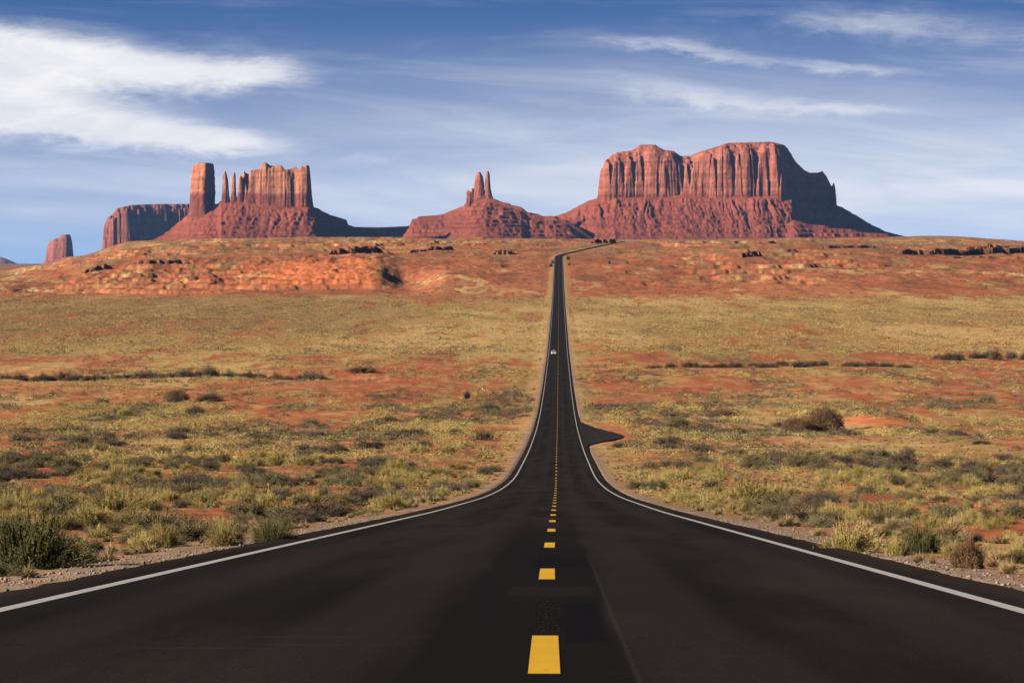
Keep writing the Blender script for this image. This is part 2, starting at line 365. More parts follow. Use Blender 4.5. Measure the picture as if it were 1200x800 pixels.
def H(X, Y):
    X = np.asarray(X, float); Y = np.asarray(Y, float)
    base = prof(Y)
    far = Y > 1750
    if far.any():
        c = 600+F*X/np.maximum(Y, 300.)
        c = c + 60*vnoise(X/400., Y/160., 5)*sst(Y, 1800, 2300)*sst(np.abs(c-655), 30, 120)*(.06+.94*sst(np.abs(c-455), 40, 110))
        ks = np.array([k for k, _ in COLS], float); i = np.clip(np.searchsorted(ks, c)-1, 0, len(ks)-2)
        t = np.clip((c-ks[i])/(ks[i+1]-ks[i]), 0, 1); t = t*t*(3-2*t)
        vals = np.stack([f(Y) for _, f in COLS])
        a = np.take_along_axis(vals, i[None], 0)[0]; b = np.take_along_axis(vals, i[None]+1, 0)[0]
        m = a*(1-t)+b*t
        base = base + (m-base)*sst(Y, 1780, 1900)
    lat = np.abs(X-road_x(np.clip(Y, -300, 4000)))
    fl = sst(lat, 7, 45)
    n = .16*fbm(X/7., Y/7., 3, 1)*sst(lat, 5.5, 10) + .05*fbm(X/1.1, Y/1.1, 3, 4)*sst(lat, 4.8, 7)*(Y < 200)
    n = n + fl*sst(Y, 40, 300)*(1.3*fbm(X/75., Y/75., 3, 2)+.5*fbm(X/22., Y/22., 3, 6))
    z = base + n
    z = z + sst(Y, 2900, 3400)*(1-sst(Y, 5500, 7500))*sst(lat, 20, 90)*(3.2*fbm(X/210., Y/700., 3, 33)+1.1*fbm(X/30., Y/90., 3, 34))
    # broken red benches of the far slope
    k = sst(Y, 1860, 2150)*(1-sst(Y, 3500, 4200))*sst(lat, 14, 70)
    if (k > 0).any():
        z2 = z + k*(4.5*fbm(X/190., Y/190., 3, 11)+1.5*fbm(X/45., Y/60., 3, 12)+.7*fbm(X/14., Y/20., 3, 13))
        st = 4.2; q = z2 + 2.0*fbm(X/120., Y/120., 3, 14)+.5*fbm(X/16., Y/16., 3, 16)
        fr = q/st-np.floor(q/st)
        ter = st*(np.floor(q/st)+sst(fr, .68, .84))-q
        amt = .95*sst(fbm(X/90., Y/260., 3, 15), -.1, .2)
        # small gullies running down the bluff
        c = 600+F*X/np.maximum(Y, 300.)
        bl = sst(c, 70, 110)*(1-sst(c, 450, 480))*sst(Y, 2150, 2220)*(1-sst(Y, 2520, 2720))
        g = ridged(X/21.+1.2*fbm(X/60., Y/60., 2, 22), Y/75., 3, 21)
        z2 = z2 + ter*amt*(1-.15*bl) + bl*((g-.6)*3.0+1.5*fbm(X/7., Y/14., 4, 23)) + .6*fbm(X/5., Y/9., 3, 24)
        calm = 1-.25*sst(c, 415, 436)*(1-sst(c, 492, 520))*sst(Y, 2120, 2200)*(1-sst(Y, 2500, 2650))
        z = z + (z2-z)*k*calm
    # wash banks in the valley
    w1 = 770+10*fbm(X/60., Y*0, 2, 30)*6
    z = z - fl*1.6*sst(Y, w1-14, w1-4)*(1-sst(Y, w1+22, w1+30))*(X < 0)*sst(lat, 45, 70)
    # road bed and verge
    verge = np.interp(lat, [0, 4.2, 4.6, 6.5, 9, 14], [-.16, -.16, -.07, -.14, -.30, -.18])
    wr = 1-sst(lat, 5.0, 14.0+.008*np.clip(Y, 0, 4000))
    zr = prof(Y)+np.minimum(verge, 0)
    wr = wr*(Y < 3900)
    z = z*(1-wr)+zr*wr + np.where(lat > 4.5, .03*fbm(X/.35, Y/.35, 2, 8)*(Y < 120), 0)
    # turn-out on the right
    ta = (1-sst(lat, 12, 20))*(X > road_x(Y))*sst(Y, 325, 358)*(1-sst(Y, 506, 540))*(lat > 4.3); z = z*(1-ta)+np.minimum(z, prof(Y)-.16)*ta
    # sand dome beside the big brown bush
    z = z + 1.5*np.exp(-((X-71)/8.)**2-((Y-492)/26.)**2)
    return z

def soil_colour(X, Y):
    lat = np.abs(X-road_x(np.clip(Y, -300, 4000)))
    c = 600+F*X/np.maximum(Y, 60.)
    red = np.array([.365, .120, .058]); orange = np.array([.45, .180, .082]); olive = np.array([.36, .228, .092]); straw = np.array([.53, .350, .150])
    tan = np.array([.36, .21, .125]); brown = np.array([.20, .115, .062]); grav = np.array([.33, .240, .175])
    n1 = fbm(X/22., Y/120., 4, 40); n2 = fbm(X/6., Y/24., 4, 41); n3 = fbm(X/110., Y/260., 3, 42); n4 = fbm(X/2.2, Y/4., 3, 44)
    g = np.interp(Y+sst(Y, 200, 400)*(1-sst(Y, 1700, 1800))*(110*n3+70*n1), [0, 40, 90, 160, 300, 420, 520, 600, 760, 800, 930, 1010, 1250, 1740, 1850, 2400, 3000, 3400, 5000],
                  [.42, .42, .36, .42, .42, .44, .40, .36, .34, .38, .50, .74, .90, .86, .25, .20, .32, .55, .45])
    g = np.clip(g + .75*n1 + .45*n2 + .35*n4*(Y < 400) + .4*fbm(X/5., Y/60., 3, 47)*(Y > 300), 0, 1)
    g = sst(g, .25, .75)
    soil = red[None]*(1-sst(n2+n3, -.3, .4)[:, None]) + orange[None]*sst(n2+n3, -.3, .4)[:, None]
    veg = olive[None]*(1-sst(n3+.5*n1, -.25, .3)[:, None]) + straw[None]*sst(n3+.5*n1, -.25, .3)[:, None]
    # the dull sage flat on the far left
    dl = sst(Y, 1150, 1300)*(1-sst(Y, 1760, 1850))*(1-sst(c+160*n3, 180, 520))
    veg = veg*(1-.62*dl[:, None])+brown[None]*1.05*.62*dl[:, None]
    col = soil*(1-g[:, None])+veg*g[:, None]
    lit = sst(fbm(X/4.5, Y/9., 3, 48)+.5*n4, .05, .45)*.5*(Y < 900)     # straw litter
    col = col*(1-lit[:, None])+straw[None]*lit[:, None]
    far = sst(Y, 1840, 2000)*(1-sst(Y, 4600, 5200))
    col = col*(1+.06*far[:, None])
    mot = np.clip(sst(fbm(X/13., Y/60., 4, 49), .08, .38)*.5+sst(fbm(X/3.6, Y/14., 3, 52), .14, .36)*.5, 0, .75)*far
    col = col*(1-mot[:, None])+brown[None]*.72*mot[:, None]
    br = sst(Y, 2350, 2700)*sst(n1+n2*.6, -.05, .35)*.6*(1-sst(Y, 3900, 4300))
    col = col*(1-br[:, None])+brown[None]*br[:, None]
    # bare orange nose of the left bluff and the sand dome
    nose = sst(c, 260, 350)*(1-sst(c, 430, 450))*sst(Y, 2130, 2200)*(1-sst(Y, 2420, 2500))
    nose = np.maximum(nose*.8, np.exp(-((X-73)/10.)**2-((Y-490)/24.)**2))
    col = col*(1-nose[:, None])+np.array([.60, .185, .075])[None]*nose[:, None]
    # verge: pale trampled soil, then gravel
    ed = 1-sst(lat+1.8*n2+1.0*n4, 6.2, 9.0+.001*np.clip(Y, 0, 2600))
    ed = ed*np.interp(Y, [0, 60, 160], [.75, .7, .5]); tn = tan[None]*(1-sst(Y, 70, 200)[:, None])+straw[None]*sst(Y, 70, 200)[:, None]
    col = col*(1-ed[:, None])+tn*ed[:, None]
    gr = (1-sst(lat+1.1*n4+.6*n2, 4.7, 6.0))
    col = col*(1-gr[:, None])+grav[None]*gr[:, None]
    pl = sst(Y, 4000, 6500)
    col = col*(1-pl[:, None])+np.array([.30, .155, .085])[None]*pl[:, None]
    return col

def build_ground():
    # azimuth in photo columns near the view, coarser all the way round
    cpx = np.arange(-70, 1271, 1.25); az = np.arctan((cpx-600)/F)
    step = az[1]-az[0]; ext = []; a = az[-1]; s = step
    while a < math.pi-.0001:
        s = min(s*1.12, .06); a += s
        if a < math.pi: ext.append(a)
    ext = np.array(ext)
    az = np.concatenate([-ext[::-1], az, ext])
    d = [2.2]
    while d[-1] < 23500:
        x = d[-1]
        st = x*.0125 if x < 1850 else (7.0 if x < 2650 else (10. if x < 3700 else min((x-3700)*.04+14, 900)))
        d.append(x+st)
    d = np.array(d)
    A, Dd = np.meshgrid(az, d)
    X = (np.sin(A)*Dd).ravel(); Y = (np.cos(A)*Dd).ravel()
    Z = H(X, Y); S = soil_colour(X, Y)
    nr, nc = len(d), len(az)
    idx = np.arange(nr*nc).reshape(nr, nc)
    i0 = idx[:-1, :]; i1 = idx[1:, :]
    n0 = np.roll(i0, -1, 1); n1 = np.roll(i1, -1, 1)
    Fq = np.stack([i0, i1, n1, n0], -1).reshape(-1, 4)[:, ::-1]
    V = np.c_[X, Y, Z]
    # close the middle with one vertex under the camera, as thin quads
    V = np.vstack([V, [[0, 0, -1.05]]]); S = np.vstack([S, S[:1]])
    k = len(V)-1; r0 = idx[0]
    mid = np.stack([r0[0:-2:2], r0[1:-1:2], r0[2::2][:len(r0[0:-2:2])], np.full(len(r0[0:-2:2]), k)], -1)
    Fq = np.vstack([Fq, mid[:, ::-1]])
    o = mesh_np('ground', V, Fq, M_GROUND, smooth=True, attrs={'soil': S})
    tag(o, kind='structure')
build_ground()

# ------------------------------------------------------------------ the road
def road_frame(Y):
    x = road_x(Y); dx = (road_x(Y+.5)-road_x(Y-.5)); L = np.sqrt(1+dx*dx)
    return x, 1/L, -dx/L                          # centre, right-hand vector (rx, ry)
def ribbon(name, Ys, l0, l1, dz, mat, nl=2, jag=0):
    Ys = np.asarray(Ys, float); x, rx, ry = road_frame(Ys)
    V = []; La = []
    for j in range(nl):
        l = l0+(l1-l0)*j/(nl-1)
        ll = np.full(len(Ys), l)
        if jag and j in (0, nl-1): ll = ll + jag*fbm(Ys/.8, Ys*0+j, 3, 50)
        V.append(np.c_[x+rx*ll, Ys+ry*ll, prof(Ys)+dz]); La.append(np.c_[ll, Ys, Ys*0])
    V = np.stack(V, 1).reshape(-1, 3); La = np.stack(La, 1).reshape(-1, 3)
    n = len(Ys); idx = np.arange(n*nl).reshape(n, nl)
    Fq = np.stack([idx[:-1, :-1], idx[:-1, 1:], idx[1:, 1:], idx[1:, :-1]], -1).reshape(-1, 4)
    return V, Fq, La
def ysteps(a, b):
    out = [a]
    while out[-1] < b:
        y = out[-1]; out.append(y+max(.35, abs(y)*.008))
    return np.array(out)
V, Fq, La = ribbon('road', np.concatenate([np.arange(-120, -4, 4.), ysteps(-4, 3330)]), -4.25, 4.28, 0, M_ROAD, 9, .10)
me_o = mesh_np('road', V, Fq, M_ROAD, attrs={}); tag(me_o, kind='structure')
a = me_o.data.attributes.new('lane', 'FLOAT_VECTOR', 'POINT'); a.data.foreach_set('vector', La.astype(np.float32).ravel())
# side turn-out
ap = [(4.15, 362), (4.9, 372), (6.3, 384), (8.4, 396), (10.2, 407), (10.9, 419), (10.3, 432), (8.6, 450), (6.8, 470), (5.2, 490), (4.15, 503)]
bm = bmesh.new(); vs = []
tt = np.linspace(0, len(ap)-1, 120); apx = np.interp(tt, range(len(ap)), [a_[0] for a_ in ap]); apy = np.interp(tt, range(len(ap)), [a_[1] for a_ in ap])
apx = apx+np.where((tt > .6) & (tt < len(ap)-1.6), .35*fbm(tt*6, tt*0, 3, 70), 0)
for l, Yv in zip(apx, apy):
    x, rx, ry = road_frame(np.array([float(Yv)])); vs.append(bm.verts.new((float(x[0]+rx[0]*l), Yv+float(ry[0])*l, float(prof(Yv))-.02)))
bm.faces.new(vs); M_SIDE = plain('old_asphalt', (.024, .0205, .0195), .9, .12, 0, .6, .35)
o = obj_bm('side_road', bm, M_SIDE); tag(o, kind='structure')

VV, FF = [], []
def add_rb(l0, l1, Ys, dz=.006, shift=0):
    V, Fq, _ = ribbon('', Ys, l0, l1, .0025+.00002*np.maximum(Ys, 0), None, 2)
    V = V + np.repeat(np.c_[np.broadcast_to(shift, len(Ys)), np.zeros(len(Ys)), np.zeros(len(Ys))], 2, 0); n = sum(len(v) for v in VV); VV.append(V); FF.append(Fq+n)
ys = ysteps(-4, 3320)
add_rb(-3.715, -3.585, ys); add_rb(3.585, 3.715, ys)
o = mesh_np('road_markings', np.vstack(VV), np.vstack(FF), M_WHITE); tag(o, kind='structure'); o.name = 'edge_line_markings'
VV, FF = [], []
y0 = 12.15
for k in range(-1, 270):
    a0 = y0+12.0*k
    ya = np.linspace(a0, a0+3.05, 4)
    add_rb(-.0775, .0775, ya, shift=np.interp(ya, [8, 13.4, 25, 37, 100, 300], [.275, .256, .214, .195, .15, .05]))
o = mesh_np('centre_line_markings', np.vstack(VV), np.vstack(FF), M_YELLOW); tag(o, kind='structure')
# ------------------------------------------------------------------ buttes
def px2x(px, D): return (px-600)/F*D
def sdf_poly(P, X, Y):
    P = np.asarray(P, float); d = np.full(X.shape, 1e18); ins = np.zeros(X.shape, bool)
    for i in range(len(P)):
        a = P[i]; b = P[(i+1) % len(P)]
        e = b-a; wx = X-a[0]; wy = Y-a[1]
        t = np.clip((wx*e[0]+wy*e[1])/(e @ e), 0, 1)
        d = np.minimum(d, (wx-e[0]*t)**2+(wy-e[1]*t)**2)
        c = ((a[1] <= Y) & (b[1] > Y)) | ((b[1] <= Y) & (a[1] > Y))
        with np.errstate(divide='ignore', invalid='ignore'):
            xi = a[0]+(Y-a[1])/(e[1] if e[1] else 1e-9)*e[0]
        ins ^= c & (X < xi)
    return np.where(ins, 1, -1)*np.sqrt(d)
def interp_px(tab, px): return np.interp(px, [t[0] for t in tab], [t[1] for t in tab])
def butte(D, px0, px1, v0, v1, cell, crest, vfront, vback, cliffs, fall, gully, seed, mats, root, flute=(9., 26.), step_amt=1.0, cliffprof=None, rub=1.0):
    """a height field in real metres: talus ridge with a crest, and rock walls standing on it"""
    x0, x1 = px2x(px0, D+max(v0, 0)), px2x(px1, D+v1*.5)
    xs = np.arange(min(x0, x1), max(x0, x1), cell); vs = np.arange(v0, v1, cell*1.15)
    X, Vv = np.meshgrid(xs, vs); Yw = D+Vv
    px = 600+F*X/Yw
    jit = 1.2*fbm(X/30., Vv/30., 3, seed+60)
    yc = interp_px(crest, px+jit)
    Zc = (YH-yc)*Yw/F
    vf = interp_px(vfront, px); vb = interp_px(vback, px)
    wv = 1+.0*X
    wx = X+22*fbm(X/70., Vv/70., 3, seed+41); gl = ridged(wx/gully[1], Vv/(gully[1]*9), 4, seed)*.6+ridged(wx/(gully[1]*2.7), Vv/(gully[1]*14), 2, seed+43)*.4
    gl = (gl-.62)*np.clip(1+2.2*vnoise(X/140., Vv/140., seed+44), .3, 2.2)+.62
    gl2 = fbm(X/15., Vv/40., 3, seed+9)
    d = np.maximum(0, np.maximum(vf-Vv, (Vv-vb)*.8))
    dd = np.maximum(0, d + (gl-.62)*gully[0]*sst(d, 0, 60)*1.4 + gl2*gully[0]*.5*sst(d, 0, 30))
    drop = np.interp(dd, [f[0] for f in fall], [f[1] for f in fall])
    # ledges in the talus
    T = Zc-drop + rub*(3.0*fbm(X/36., Vv/36., 3, seed+3)*sst(d, 2, 40)+1.25*fbm(X/9., Vv/16., 4, seed+4))
    stp = 15.; fr = (T+5*fbm(X/160., Vv/160., 3, seed+5)+2.5*fbm(X/22., Vv/22., 2, seed+7))/stp; fr = fr-np.floor(fr)
    T = T + step_amt*(sst(fr, .62, .82)-fr)*stp*.8*sst(fbm(X/70., Vv/160., 3, seed+6), -.2, .2)
    Z = T.copy(); C = np.full(X.shape, -1.)
    for cl in cliffs:
        P = [(px2x(p, D+v), v) for p, v in cl['poly']]
        s = sdf_poly(P, X, Vv)
        A, L = cl.get('flute', flute)
        qx = X+.7*L*fbm(X/(L*1.7), Vv/(L*1.7), 3, seed+23); qv = Vv+.7*L*fbm(X/(L*1.7), Vv/(L*1.7), 3, seed+24)
        vary = np.clip(.7+1.6*vnoise(X/(L*2.6), Vv/(L*2.6), seed+25), .15, 1.6)
        j1 = sst(1-np.abs(2.8*vnoise(qx/L, qv/L, seed+20)), .72, .97)           # deep joints
        j2 = sst(1-np.abs(2.8*vnoise(qx/(L*.37), qv/(L*.37), seed+28)), .66, .96)   # finer cracks
        blk = np.floor(5*fbm(X/(L*.75), Vv/(L*.75), 2, seed+26))/5              # flat-faced blocks between the joints
        s = s + .45*A - A*vary*(.85*j1+.16*j2) + .9*A*blk + 1.1*A*vnoise(X/(L*3.2), Vv/(L*3.2), seed+22) + .22*A*fbm(X/(L*.2), Vv/(L*.2), 2, seed+21)
        yt = interp_px(cl['top'], px); top = (YH-yt)*Yw/F + cl.get('rough', 4)*fbm(X/14., Vv/14., 3, seed+30)
        cp = cl.get('prof', cliffprof or [(0, 0), (4, .30), (8, .60), (11, .64), (15, .86), (22, .90), (30, .965), (55, 1)])
        fr = np.interp(s*(1+.5*vnoise(X/(L*1.3), Vv/(L*1.3), seed+27)), [c[0] for c in cp], [c[1] for c in cp])
        zb = np.minimum(T, top)
        zc = zb+(top-zb)*fr
        m = (s > 0) & (top > T+3)
        Z = np.where(m, np.maximum(Z, zc), Z); C = np.where(m, np.maximum(C, 1.), C)
    # trim what is far below the plain
    nr, nc = X.shape; idx = np.arange(nr*nc).reshape(nr, nc)
    Fq = np.stack([idx[:-1, :-1], idx[:-1, 1:], idx[1:, 1:], idx[1:, :-1]], -1).reshape(-1, 4)
    Vt = np.c_[X.ravel(), Yw.ravel(), Z.ravel()]
    g = H(Vt[:, 0], Vt[:, 1])
    isC = (C.ravel()[Fq] > 0).sum(1) >= 2
    up = (Vt[Fq, 2] > g[Fq]-25).any(1)
    parts = []
    for nm, sel, mt in (('talus_slope', ~isC & up, mats[0]), ('cliff', isC & up, mats[1])):
        f = Fq[sel]
        if not len(f): continue
        u, inv = np.unique(f, return_inverse=True)
        loc = np.array(root.location)
        parts.append(mesh_np(nm, Vt[u]-loc[None], inv.reshape(-1, 4), mt, root, smooth=False))
    return parts
def spire(name, D, pts, ybase, outline, seed, mat, root, flute=.10, nseg=36, nlev=46, depth=None):
    """free-standing rock pillar: outline = [(row, left px, right px)], lofted with upright grooves; pts = plan as unit polygon"""
    rows = [o[0] for o in outline]
    lev = np.linspace(0, 1, nlev); V = []
    pl = np.asarray(pts, float); ang = np.linspace(0, 1, nseg, endpoint=False)*len(pl)
    i = np.floor(ang).astype(int); t = ang-i
    base = pl[i]*(1-t[:, None])+pl[(i+1) % len(pl)]*t[:, None]
    s = D/F
    loc = np.array(root.location)
    ymin, ymax = min(rows), max(rows)
    W0 = max(o[2]-o[1] for o in outline)/2*s
    dep = depth or W0
    ro = sorted(outline)
    for l in lev:
        y = ymax+(ymin-ymax)*l
        L = np.interp(y, [o[0] for o in ro], [o[1] for o in ro]); Rr = np.interp(y, [o[0] for o in ro], [o[2] for o in ro])
        cx = (L+Rr)/2; hw = (Rr-L)/2*s
        k = hw/W0
        zz = (YH-y)*s
        th = np.arctan2(base[:, 1], base[:, 0])
        fl = 1-flute*(1-ridged(th*3.0+seed, zz/170.+th*0, 3, seed))*1.6 + flute*.45*fbm(th*5, zz/13.+th*0, 3, seed+2) + .035*vnoise(zz/9.+th*0, th*0, seed+4)
        V.append(np.c_[(cx-600)*s+base[:, 0]*hw*fl, D+base[:, 1]*dep*(.35+.65*k)*fl, np.full(nseg, zz)])
    zt = (YH-ymin)*s
    top = V[-1].copy(); c = top.mean(0)
    for kk, up in ((.6, 2.0), (.15, 3.0)):
        q = c+(top-c)*kk; q[:, 2] = zt+up+1.5*fbm(q[:, 0]/4, q[:, 1]/4, 2, seed); V.append(q)
    V = np.stack(V); n = V.shape[0]
    idx = np.arange(n*nseg).reshape(n, nseg)
    nx = np.roll(idx, -1, 1)
    Fq = np.stack([idx[:-1], nx[:-1], nx[1:], idx[1:]], -1).reshape(-1, 4)
    return mesh_np(name, V.reshape(-1, 3)-loc[None], Fq, mat, root)

def groot(name, px, D, label, cat):
    x = px2x(px, D); o = empty(name, (x, D, float(H(np.array([x]), np.array([float(D)]))[0])))
    return tag(o, label, cat, 'sandstone buttes on the skyline')

T_COL = (.30, .092, .058); T_HI = (.36, .115, .068)
# --- the big butte right of the road
D = 8800; s = D/F
M_T1 = mat_rock('red_shale_talus', (YH-252)*s, (.215, .058, .034), (.250, .068, .041), .14, False)
M_C1 = mat_rock('red_sandstone_cliff', (YH-226)*s, (.235, .067, .042), (.37, .124, .076), .20, True)
big = groot('sandstone_butte', 820, D, 'largest butte, long red cliff right of the road with its right flank in deep shadow', 'butte')
butte(D, 618, 1075, -420, 900, 2.4,
      crest=[(600, 290), (628, 262), (640, 253.7), (650, 253.5), (664, 249.5), (675.6, 243), (688.7, 236), (700, 232.5), (720, 230), (760, 231), (800, 229), (850, 231), (900, 230), (930, 233), (945, 238), (979, 240), (986, 243), (1004, 253.5), (1020, 263), (1039, 272), (1060, 277), (1090, 283)],
      vfront=[(600, 120), (690, 40), (720, 0), (905, 0), (928, 20), (940, 180), (960, 420), (985, 560), (1075, 760)],
      vback=[(600, 160), (700, 400), (900, 720), (985, 740), (1075, 800)],
      cliffs=[dict(poly=[(700.5, 60), (703, 20), (708, 4), (714.8, 0), (716, 12), (717.2, 0), (730.2, 2), (731.5, 12), (732.8, 2), (742.6, 6), (743.5, 16), (744.5, 6), (754, 8), (755, 18), (756, 6), (768, 0), (779, 4), (790, 10), (799.2, 14), (800, 24), (801, 12), (807.8, 12), (808.5, 22), (809.4, 8), (822, 2), (838.8, -4), (839.6, 6), (840.4, -4), (859.4, -2), (860, 8), (860.8, -2), (874, 0), (884.4, 4), (885.5, 18), (886.8, 2), (900.8, 0), (901.5, 10), (902.2, -1), (912.6, -2), (913.2, 8), (913.9, -2), (917, 2), (919, 90), (928, 250), (936, 400), (925, 620), (720, 520)],
                   top=[(698, 212), (701, 203), (704.7, 191), (709, 184.5), (715, 181), (741, 177.5), (750.6, 171), (767.5, 171), (777, 177), (788, 178), (797.5, 184), (809, 184), (820, 179), (842, 172.5), (852, 168.8), (882, 168), (904, 167.3), (918, 171), (934, 179), (940, 188), (943, 199), (948, 203)],
                   flute=(7.5, 36.), rough=5,
                   prof=[(0, 0), (3, .30), (6, .32), (9, .58), (11, .60), (14, .80), (22, .83), (25, .90), (36, .93), (39, .97), (50, 1)]),
              dict(poly=[(926, 240), (938, 360), (958, 500), (979.5, 640), (978, 760), (926, 740)],
                   top=[(930, 188), (942, 200), (948, 203), (958, 203), (963, 201), (968, 207), (974, 219), (976, 216.5), (978.4, 220), (979.5, 236)],
                   flute=(6., 30.), rough=2, prof=[(0, 0), (4, .4), (8, .8), (14, 1)])],
      fall=[(0, 0), (40, 32), (90, 62), (130, 82), (190, 108), (260, 132), (340, 152), (600, 190)], gully=(24., 30.), step_amt=.45, seed=101, mats=(M_T1, M_C1), root=big)

butte(D-150, 905, 1085, -190, 120, 3.0, crest=[(905, 275), (918, 264), (930, 258), (940, 260), (952, 264), (965, 264.5), (985, 267), (1010, 270.5), (1040, 274.5), (1065, 279), (1085, 284)], vfront=[(905, 0), (1085, 40)], vback=[(905, 30), (1085, 60)],
      cliffs=[], fall=[(0, 0), (20, 13), (60, 30), (110, 46), (200, 80)], gully=(22., 30.), seed=131, mats=(M_T1, M_C1), root=big, step_amt=.8)
RD8 = [(math.cos(a_), math.sin(a_)) for a_ in np.linspace(0, 2*math.pi, 9)[:-1]]
spire('spire', D+600, RD8, 230, [(244, 971, 981), (230, 973, 979.8), (221, 974, 978.6), (216, 975, 977.4)], 41, M_C1, big, .16, 30, 30, 14)

# --- the castle-like butte at the left
D = 8200; s = D/F
M_T2 = mat_rock('red_shale_apron', (YH-262)*s, (.225, .062, .035), (.260, .072, .042), .14, False)
M_C2 = mat_rock('banded_sandstone_cliff', (YH-227)*s, (.24, .070, .046), (.47, .185, .102), .15, True, 6.)
castle = groot('castle_butte', 310, D, 'castle-shaped butte at the left with one square tower and thin pinnacles beside a crenellated wall', 'butte')
butte(D, 60, 500, -420, 330, 2.7,
      crest=[(60, 318), (90, 307.5), (110, 300), (122, 294), (180, 281), (190, 276), (200, 269), (213, 258), (221, 251), (240, 243), (256, 240), (259, 236), (279, 236), (330, 242), (362, 242), (371, 243.5), (387, 252), (405.8, 257.5), (408, 263.5), (422, 267), (440, 270), (480, 284), (510, 295)],
      vfront=[(60, 0), (220, 10), (260, 0), (360, -12), (372, 20), (410, 110), (500, 170)], vback=[(60, 60), (260, 60), (380, 90), (500, 190)],
      cliffs=[dict(poly=[(279, 12), (283, 2), (292, -3), (300, 4), (312, -8), (322, -2), (334, -9), (345, -2), (354, -8), (361, -4), (367.3, 10), (366.5, 50), (279, 48)],
                   top=[(278, 216), (280, 210.5), (283, 206), (285, 204), (286.8, 200), (288, 203), (290, 204.5), (293, 205), (294.5, 200), (296.7, 199.5), (303, 199), (305.7, 196.5), (308, 194.5), (309.5, 190.5), (312.5, 191), (315, 194), (318, 195), (330.5, 193.5), (333.8, 199), (343, 198.5), (344.5, 196), (347, 195.5), (349, 198.5), (351, 199), (353, 195.5), (357, 196), (359, 194.5), (363, 194), (365.5, 201), (367, 214)],
                   flute=(5., 18.), rough=3.5, prof=[(0, 0), (3, .34), (6, .66), (9, .9), (15, 1)])],
      fall=[(0, 0), (30, 22), (70, 42), (110, 62), (170, 84), (260, 112), (340, 150)], gully=(15., 24.), step_amt=.35, seed=211, mats=(M_T2, M_C2), root=castle)
sq = [(-1, .15), (-.9, -.25), (-.3, -.70), (.26, -.95), (.34, -.92), (.70, -.1), (1, .6), (.8, 1.0), (-.2, 1.0), (-.85, .75)]
rd = [(math.cos(a_), math.sin(a_)) for a_ in np.linspace(0, 2*math.pi, 9)[:-1]]
spire('tower', D, sq, 252, [(256, 218.5, 256), (249, 221, 253.5), (240, 221.6, 252.4), (228, 222.2, 253), (210.5, 223.2, 253), (200, 225, 252.6), (194.5, 226.6, 251.8), (192, 229, 250.5)], 5, M_C2, castle, .07, 72, 70, 38)
spire('pinnacle', D, rd, 240, [(246, 255, 274), (236, 258.5, 271), (228, 260, 269.6), (222, 260.6, 269), (211, 260.9, 268.2), (206, 261.4, 267), (202, 263, 265.8)], 8, M_C2, castle, .16, 40, 46, 13)
spire('pinnacle', D, rd, 240, [(248, 266, 281), (236, 269.4, 279), (226, 271, 277.8), (215, 271.6, 277.3), (206, 272.4, 276.9), (203, 274, 276.2)], 12, M_C2, castle, .14, 36, 46, 9)
spire('pinnacle', D, rd, 240, [(246, 274, 288), (230, 277.6, 286), (212, 279.6, 284.5), (207, 281, 283.6)], 15, M_C2, castle, .14, 36, 40, 10)

# --- the pair of spires in the middle
D = 8600; s = D/F
M_T3 = mat_rock('red_shale_mesa', (YH-256)*s, (.220, .060, .035), (.255, .070, .042), .15, False)
M_C3 = mat_rock('spire_sandstone', (YH-232)*s, (.255, .074, .048), (.38, .125, .076), .14, True)
pair = groot('spire_butte', 562, D, 'small butte in the middle crowned by two finger-like spires left of the road', 'butte')
butte(D, 455, 705, -520, 320, 2.9,
      crest=[(462, 290), (476, 272), (480, 266), (483, 257), (492, 254), (520, 251), (532, 246), (539, 243), (546, 239), (556, 234), (570, 232), (577, 233), (588, 236.5), (600, 240), (611, 243), (618, 249), (631, 251), (637, 253.5), (650, 254), (662, 257), (680, 268), (705, 288)],
      vfront=[(455, 60), (480, 20), (520, 20), (560, -10), (600, -20), (650, -30), (705, -40)], vback=[(455, 100), (560, 60), (705, 160)],
      cliffs=[], fall=[(0, 0), (6, 12), (40, 26), (60, 32), (66, 42), (120, 60), (180, 78), (260, 108), (340, 140), (420, 180)], gully=(15., 26.), seed=307, mats=(M_T3, M_C3), root=pair, step_amt=.7)
spire('spire', D, rd, 240, [(246, 545, 577), (238, 550, 573), (230, 552.5, 570.5), (222, 554.4, 568.8), (214, 555.6, 567.6), (206, 557.6, 566), (202.5, 559, 563.6)], 21, M_C3, pair, .2, 44, 50, 18)
spire('spire', D, rd, 240, [(244, 561, 583), (236, 564.5, 579.5), (229, 566.6, 577.4), (222, 567.6, 575.8), (210, 568.2, 574.8), (204.5, 569.2, 574.2), (201.5, 570, 573)], 25, M_C3, pair, .16, 40, 50, 13)
spire('spire', D, rd, 240, [(246, 543.5, 557), (236, 545.4, 556), (226, 546, 555), (224, 547, 550.5)], 29, M_C3, pair, .2, 40, 36, 14)
spire('spire', D, rd, 240, [(244, 549, 558), (232, 550.6, 557), (224, 551.4, 556.4), (221.6, 552.6, 555)], 33, M_C3, pair, .2, 36, 36, 12)

